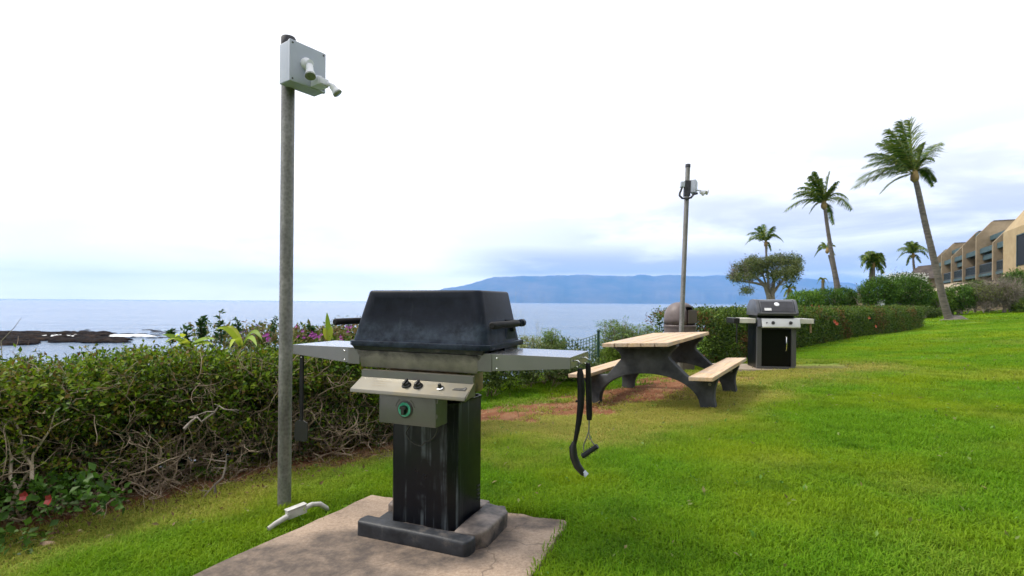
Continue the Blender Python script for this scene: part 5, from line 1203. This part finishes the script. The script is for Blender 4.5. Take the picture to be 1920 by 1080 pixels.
for i in range(6):
    s0, s1 = S[i]+.36, S[i+1]-.07; zt = min(ZT[i], ZT[i+1])
    mb = MB(); mb.box(1.2, 8, s0, s1, zt-.55, zt-.3, MBm); mb.build('roof', M['whitecap'] if i % 2 else M['shingle'], bd)
    mb = MB(); mb.box(1.15, 1.195, s0, s1, zt-.75, zt-.25, MBm); mb.build('roof_fascia', M['tealwood'], bd)
    mb = MB(); mb.box(.30, .42, s0, s1, 6.95, 7.5, MBm); mb.box(.42, 3.0, s0, s1, 6.95, 7.1, MBm); mb.build('sunshade', M['tealwood'], bd)
    if i % 2:
        mb = MB(); mb.box(.55, .67, s0, s1, 6.2, 6.75, MBm); mb.build('sunshade', M['tealwood'], bd)
    mb = MB(); mb.box(.2, 3.0, s0, s1, 4.35, 4.65, MBm); mb.build('balcony_floor', M['tealwood'], bd)
    mb = MB(); mb.box(3.0, 3.25, s0, s1, ZB, zt-.56, MBm); mb.build('back_wall', M['stucco'], bd)
    for (za, zb_) in ((4.75, 6.7), (ZB, 4.1)):
        n = 3; w_ = (s1-s0-1.2)/n
        for k in range(n):
            a_ = s0+.6+k*w_; mb = MB(); mb.box(2.93, 2.99, a_+.04, a_+w_-.04, za, zb_, MBm); wd = mb.build('window', M['glass'], bd)
            mb = MB(); mb.box(2.90, 2.96, a_, a_+.035, za, zb_, MBm); mb.box(2.90, 2.96, a_, a_+w_, zb_+.002, zb_+.06, MBm); mb.build('window_frame', M['whitecap'], wd)
    mb = MB(); mb.box(.25, .30, s0, s1, 5.62, 5.70, MBm); mb.box(.25, .30, s0, s1, 4.72, 4.78, MBm); rl = mb.build('railing', M['rail'], bd)
    nb_ = int((s1-s0)/.16); mb = MB()
    for k in range(nb_+1): a_ = s0+.02+k*(s1-s0-.06)/nb_; mb.box(.262, .288, a_, a_+.03, 4.785, 5.615, MBm)
    mb.build('balusters', M['rail'], rl)['kind'] = 'stuff'
# nearer projecting block at the right edge
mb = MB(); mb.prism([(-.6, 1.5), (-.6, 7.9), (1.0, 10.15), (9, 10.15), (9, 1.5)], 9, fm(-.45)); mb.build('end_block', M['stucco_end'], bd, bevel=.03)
mb = MB(); mb.box(.9, 9.1, -9.5, -.02, 10.16, 10.5, MBm); mb.build('roof_cap', M['shingle'], bd)
mb = MB(); mb.box(-.66, -.605, -7.4, -4.3, 4.6, 7.1, MBm); wd = mb.build('window', M['glass'], bd)
mb = MB(); mb.box(-.70, -.604, -7.5, -7.41, 4.5, 7.2, MBm); mb.box(-.70, -.604, -4.29, -4.2, 4.5, 7.2, MBm); mb.box(-.70, -.604, -7.4, -4.3, 7.11, 7.2, MBm); mb.build('window_frame', M['tealwood'], wd)
# lower terrace units in front
for i, (s0, s1, xf, zt) in enumerate(((-9, -.3, -5.5, 3.1), (0, 9.5, -5.0, 3.3), (10, 20.5, -5.6, 3.1), (21, 33, -6.0, 3.0))):
    e = empty('terrace_unit', (45.6, 48, 0), label=['low tan terrace unit under the right end block', 'low tan terrace unit with sloping front, second from the right', 'low tan terrace unit with flat pale top, third from the right', 'low tan terrace unit at the left end behind the tallest palm'][i], cat='building', group='low terrace units below the condominium')
    mb = MB(); mb.prism([(xf, .3), (xf, zt-1.2), (xf+1.2, zt), (-.75, zt), (-.75, .3)], s1-s0, fm(s1-.4) if False else MBm @ Matrix(((1, 0, 0, 0), (0, 0, -1, s1), (0, 1, 0, 0), (0, 0, 0, 1)))); mb.build('wall', M['stucco_lt'], e, bevel=.04)
    mb = MB(); mb.box(xf+1.3, -.8, s0+.1, s1-.1, zt+.01, zt+.12, MBm); mb.build('roof', M['shingle'] if i % 2 == 0 else M['stucco_lt'], e)
    mb = MB(); mb.box(xf-.05, xf-.01, s0+1.5, s1-1.5, .5, 2.3, MBm); mb.build('window', M['glass'], e)
# tan garden walls
def wallpx(px0, px1, py0, py1, d0, d1, label, th=.3):
    a, b_ = at(px0, py1, d0), at(px1, py1, d1); za, zc_ = at(px0, py0, d0).z, at(px1, py0, d1).z; g0 = min(gz1(a.x, a.y), gz1(b_.x, b_.y))-.5
    mb = MB(); n = Vector((-(b_-a).y, (b_-a).x, 0)).normalized()*th
    p = [Vector((a.x, a.y, g0)), Vector((b_.x, b_.y, g0)), Vector((b_.x, b_.y, g0))+n, Vector((a.x, a.y, g0))+n]
    q = [Vector((a.x, a.y, za)), Vector((b_.x, b_.y, zc_)), Vector((b_.x, b_.y, zc_))+n, Vector((a.x, a.y, za))+n]
    mb.hexa(p+q); return tag(mb.build('garden_wall', M['stucco'], bevel=.03), label, 'wall')
wallpx(1583, 1640, 549, 580, 44, 43, 'low tan garden wall between the two groups of round bushes')
wallpx(1832, 1892, 556, 590, 41, 39.5, 'tan garden wall behind the small grey branched tree')
# dark shingled low house
a = at(1700, 530, 62); b_ = at(1762, 530, 60); e = empty('shingle_house', a, math.atan2(b_.y-a.y, b_.x-a.x), label='low house with long dark weathered shingle roof beyond the plumeria', cat='house'); L = (b_-a).length
z1 = at(1703, 499, 62).z-a.z; mb = MB(); mb.box(.5, L, .5, 5, -4, z1-1.3); mb.build('wall', M['stucco'], e)
mb = MB(); mb.hexa([(-.2, 0, z1-1.5), (L, 0, z1-1.5), (L, 6, z1-1.5), (-.2, 6, z1-1.5), (.9, 2.4, z1+.1), (L-.6, 2.4, z1+.25), (L-.6, 3.6, z1+.25), (.9, 3.6, z1+.1)]); mb.build('roof', M['shingle'], e)
# white garden chair
p = at(1646, 570, 35.3); e = empty('garden_chair', (p.x, p.y, p.z-.62), R(-60), label='small white garden chair in front of the large round bush', cat='chair')
mb = MB(); mb.box(-.25, .25, -.25, .25, .40, .45); mb.build('seat', M['white'], e); mb = MB(); mb.hexa([(-.25, .22, .45), (.25, .22, .45), (.25, .26, .45), (-.25, .26, .45), (-.25, .42, .98), (.25, .42, .98), (.25, .46, .98), (-.25, .46, .98)]); mb.build('backrest', M['white'], e)
for x in (-.22, .22):
    for y in (-.22, .22): mb = MB(); mb.tube([(x, y, -.3), (x, y, .4)], .02, 6); mb.build('leg', M['white'], e)

# unseen tree mass added behind the camera to darken reflections and ambient light
Vs_ = []
for k, (x, y, rx, h) in enumerate(((13, -5, 4, 8), (9, -12, 5, 9), (1, -15, 5, 8.5), (-6, -15, 4, 7), (19, 2, 4, 8), (5, -14, 4, 10), (-2.5, -16, 4, 9))):
    r7 = np.random.default_rng(700+k); u = unit(r7.normal(0, 1, (1100, 3))); z0 = gz1(x, y); Pk = np.array([x, y, z0+h*.5])+u*np.array([rx, rx, h*.52])*(.7+.3*r7.random((1100, 1)))
    Vs_.append(leaves(Pk, u, 5, .55, G_DARK, .4, .7, .9, 710+k))
Vs_ = cat(Vs_); tag(npmesh('added_tree_mass', Vs_[0], Vs_[1], M['leaf'], None, Vs_[2]), 'added unseen tree mass behind the viewpoint, darkening the reflections', kind='stuff')

# ------------------------------------------------------------------ grass
def tile(seed, n, rad, h, w_):
    rr = np.random.default_rng(seed); a = rr.random(n)*6.28; q = np.sqrt(rr.random(n))*rad; b0 = np.c_[q*np.cos(a), q*np.sin(a), np.full(n, -.006)]
    hh_ = h*(rr.uniform(.45, 1.15, n))[:, None]; az = rr.random(n)*6.28; ln = rr.uniform(.15, 1.0, n)[:, None]; d = np.c_[np.cos(az), np.sin(az), np.zeros(n)]; sd = np.c_[-np.sin(az+rr.normal(0, .6, n)), np.cos(az), np.zeros(n)]*w_*.5
    m1 = b0+d*hh_*ln*.35+np.c_[np.zeros((n, 2)), hh_*.6]; t1 = b0+d*hh_*ln*1.05+np.c_[np.zeros((n, 2)), hh_*(1-.35*ln)]
    V = np.stack([b0-sd, b0+sd, m1+sd*.8, m1-sd*.8, t1], 1).reshape(-1, 3); i = np.arange(n)[:, None]*5
    Fq = np.concatenate([i+np.array([0, 1, 2]), i+np.array([0, 2, 3]), i+np.array([3, 2, 4])])
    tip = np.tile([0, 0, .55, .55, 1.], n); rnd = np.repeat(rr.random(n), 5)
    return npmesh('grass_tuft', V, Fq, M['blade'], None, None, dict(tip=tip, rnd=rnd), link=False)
tufts = D.collections.new('grass_tufts')
for k in range(4): tufts.objects.link(tile(900+k, 62, .075, .047, .0046))
rr = np.random.default_rng(77)
def scatter(n, y0, y1):
    y = np.sqrt(rr.uniform(y0*y0, y1*y1, n)); x = y*rr.uniform(-1.2, 1.42, n)+.3*(y < 8)+rr.uniform(-.6, .6, n)*(y < 8); return x, y
PX, PY, PS = [], [], []
for (n, y0, y1, s, z_) in ((25500, 1.4, 6.2, 1.0, 1.0), (25500, 6.0, 13, 1.55, 1.0), (27000, 12.5, 27, 2.6, .9), (14500, 26, 48, 4.6, .7)):
    x, y = scatter(n, y0, y1)
    cd, cs = segdist(x, y, COAST); dirt = dirt_f(x, y)
    ok = ((cs < 0) | (cd < .25)) & ~inpoly(x, y, PADQ, .035) & ~inpoly(x, y, [(3.55, 9.55), (5.9, 9.35), (5.55, 8.55), (3.6, 8.72)], .02) & (rr.random(n) > sstep(dirt, .15, .75)*.96)
    hd = segdist(x, y, HEDGE2)[0]; ok &= ~((hd < .1) & (rr.random(n) < .6))
    x, y = x[ok], y[ok]; PX.append(x); PY.append(y); PS.append(np.c_[np.full(len(x), s), np.full(len(x), z_*(s**.55))])
PX, PY, PS = np.concatenate(PX), np.concatenate(PY), np.concatenate(PS)
PZ = gz(PX, PY); DR = dry_f(PX, PY); lush = vnoise(PX, PY, 1.1, 61)*.5+vnoise(PX, PY, 4, 62)*.5
SC = PS*np.c_[np.ones(len(PX)), (.65+.8*lush)*(1-.45*DR)]
me = D.meshes.new('grass'); n = len(PX); me.vertices.add(n); me.vertices.foreach_set('co', np.c_[PX, PY, PZ].astype(np.float32).ravel())
for nm, vv in (('sxy', SC[:, 0]), ('szz', SC[:, 1]), ('dry', DR), ('rot', rr.random(n)*6.28)):
    a = me.attributes.new(nm, 'FLOAT', 'POINT'); a.data.foreach_set('value', vv.astype(np.float32))
grass = D.objects.new('grass', me); C.objects.link(grass); tag(grass, 'thick green grass blades covering the lawn', kind='stuff')
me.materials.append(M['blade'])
ng = D.node_groups.new('scatter_grass', 'GeometryNodeTree'); ng.interface.new_socket('Geometry', in_out='INPUT', socket_type='NodeSocketGeometry'); ng.interface.new_socket('Geometry', in_out='OUTPUT', socket_type='NodeSocketGeometry')
N_ = ng.nodes; Lk = ng.links
gi = N_.new('NodeGroupInput'); go = N_.new('NodeGroupOutput'); ci = N_.new('GeometryNodeCollectionInfo'); ci.inputs[0].default_value = tufts; ci.inputs['Separate Children'].default_value = True; ci.inputs['Reset Children'].default_value = True
ip = N_.new('GeometryNodeInstanceOnPoints'); ip.inputs['Pick Instance'].default_value = True
def na_(nm):
    q = N_.new('GeometryNodeInputNamedAttribute'); q.data_type = 'FLOAT'; q.inputs[0].default_value = nm; return q.outputs[0]
cr = N_.new('ShaderNodeCombineXYZ'); Lk.new(na_('rot'), cr.inputs[2]); cs_ = N_.new('ShaderNodeCombineXYZ'); sx_ = na_('sxy'); Lk.new(sx_, cs_.inputs[0]); Lk.new(sx_, cs_.inputs[1]); Lk.new(na_('szz'), cs_.inputs[2])
Lk.new(gi.outputs[0], ip.inputs['Points']); Lk.new(ci.outputs[0], ip.inputs['Instance']); Lk.new(cr.outputs[0], ip.inputs['Rotation']); Lk.new(cs_.outputs[0], ip.inputs['Scale']); Lk.new(ip.outputs[0], go.inputs[0])
md = grass.modifiers.new('scatter', 'NODES'); md.node_group = ng
xw, yw = scatter(1300, 1.7, 12); cdw, csw = segdist(xw, yw, COAST); okw = (csw < 0) & ~inpoly(xw, yw, PADQ, .05); xw, yw = xw[okw], yw[okw]
vw = leaves(np.c_[xw, yw, gz(xw, yw)+.038], np.tile([0, 0, 1.], (len(xw), 1)), 3, .028, [(.07, .20, .02), (.14, .28, .04), (.24, .19, .08), (.12, .27, .03)], .018, .5, 1.2, 58)
tag(npmesh('lawn_weeds', vw[0], vw[1], M['leaf'], None, vw[2]), 'small clover weeds and dry bits scattered through the lawn', kind='stuff')
# loose stones and leaf litter at the hedge foot
mb = MB()
for (px, py, s) in ((88, 1027, .035), (150, 1000, .02), (205, 1015, .018), (420, 915, .015)):
    u, v_ = ray(px, py); d_ = (-.1-EYE)/v_; X, Y = u*d_, d_; mb = MB(); mb.lathe([(.1*s, -.5*s), (.9*s, -.3*s), (s, 0), (.7*s, .4*s), (.1*s, .55*s)], 8, Matrix.Translation((X, Y, gz1(X, Y)+.01)) @ Matrix.Rotation(px, 4, 'Z') @ Matrix.Diagonal((1.3, .8, .9, 1)))
    tag(mb.build('stone', M['stone'], smooth=60), {88: 'largest tan stone on bare soil at the lower left', 150: 'small stone beside the largest one at the lower left', 205: 'small stone between the tan one and the dead twigs', 420: 'smallest stone under the dead twigs of the hedge'}[px], 'stone')
r5 = np.random.default_rng(55); n = 5200; t_ = r5.random(n); x, y, tx, ty, L = polyat(H1, t_); off = r5.normal(-.12, .22, n); X = x-ty*off; Y = y+tx*off
P_ = np.c_[X, Y, gz(X, Y)+.008+.02*r5.random(n)]; v = leaves(P_, np.tile([0, 0, 1.], (n, 1)), 1, .024, [(.10, .06, .03), (.20, .12, .06), (.14, .12, .04), (.28, .19, .10)], .01, .5, 2.2, 56)
tag(npmesh('leaf_litter', v[0], v[1], M['leaf'], None, v[2]), 'brown fallen leaves along the foot of the left hedge', kind='stuff')
n = 2600; x, y = r5.normal(1.0, 1.3, n), r5.normal(6.3, .8, n); ok = dirt_f(x, y) > .3; x, y = x[ok], y[ok]; P_ = np.c_[x, y, gz(x, y)+.01]
v = leaves(P_, np.tile([0, 0, 1.], (len(x), 1)), 1, .035, [(.26, .17, .08), (.35, .27, .13), (.20, .13, .06)], .01, .3, 2.2, 57)
tag(npmesh('dry_clippings', v[0], v[1], M['leaf'], None, v[2]), 'dry clippings strewn over the red dirt path', kind='stuff')
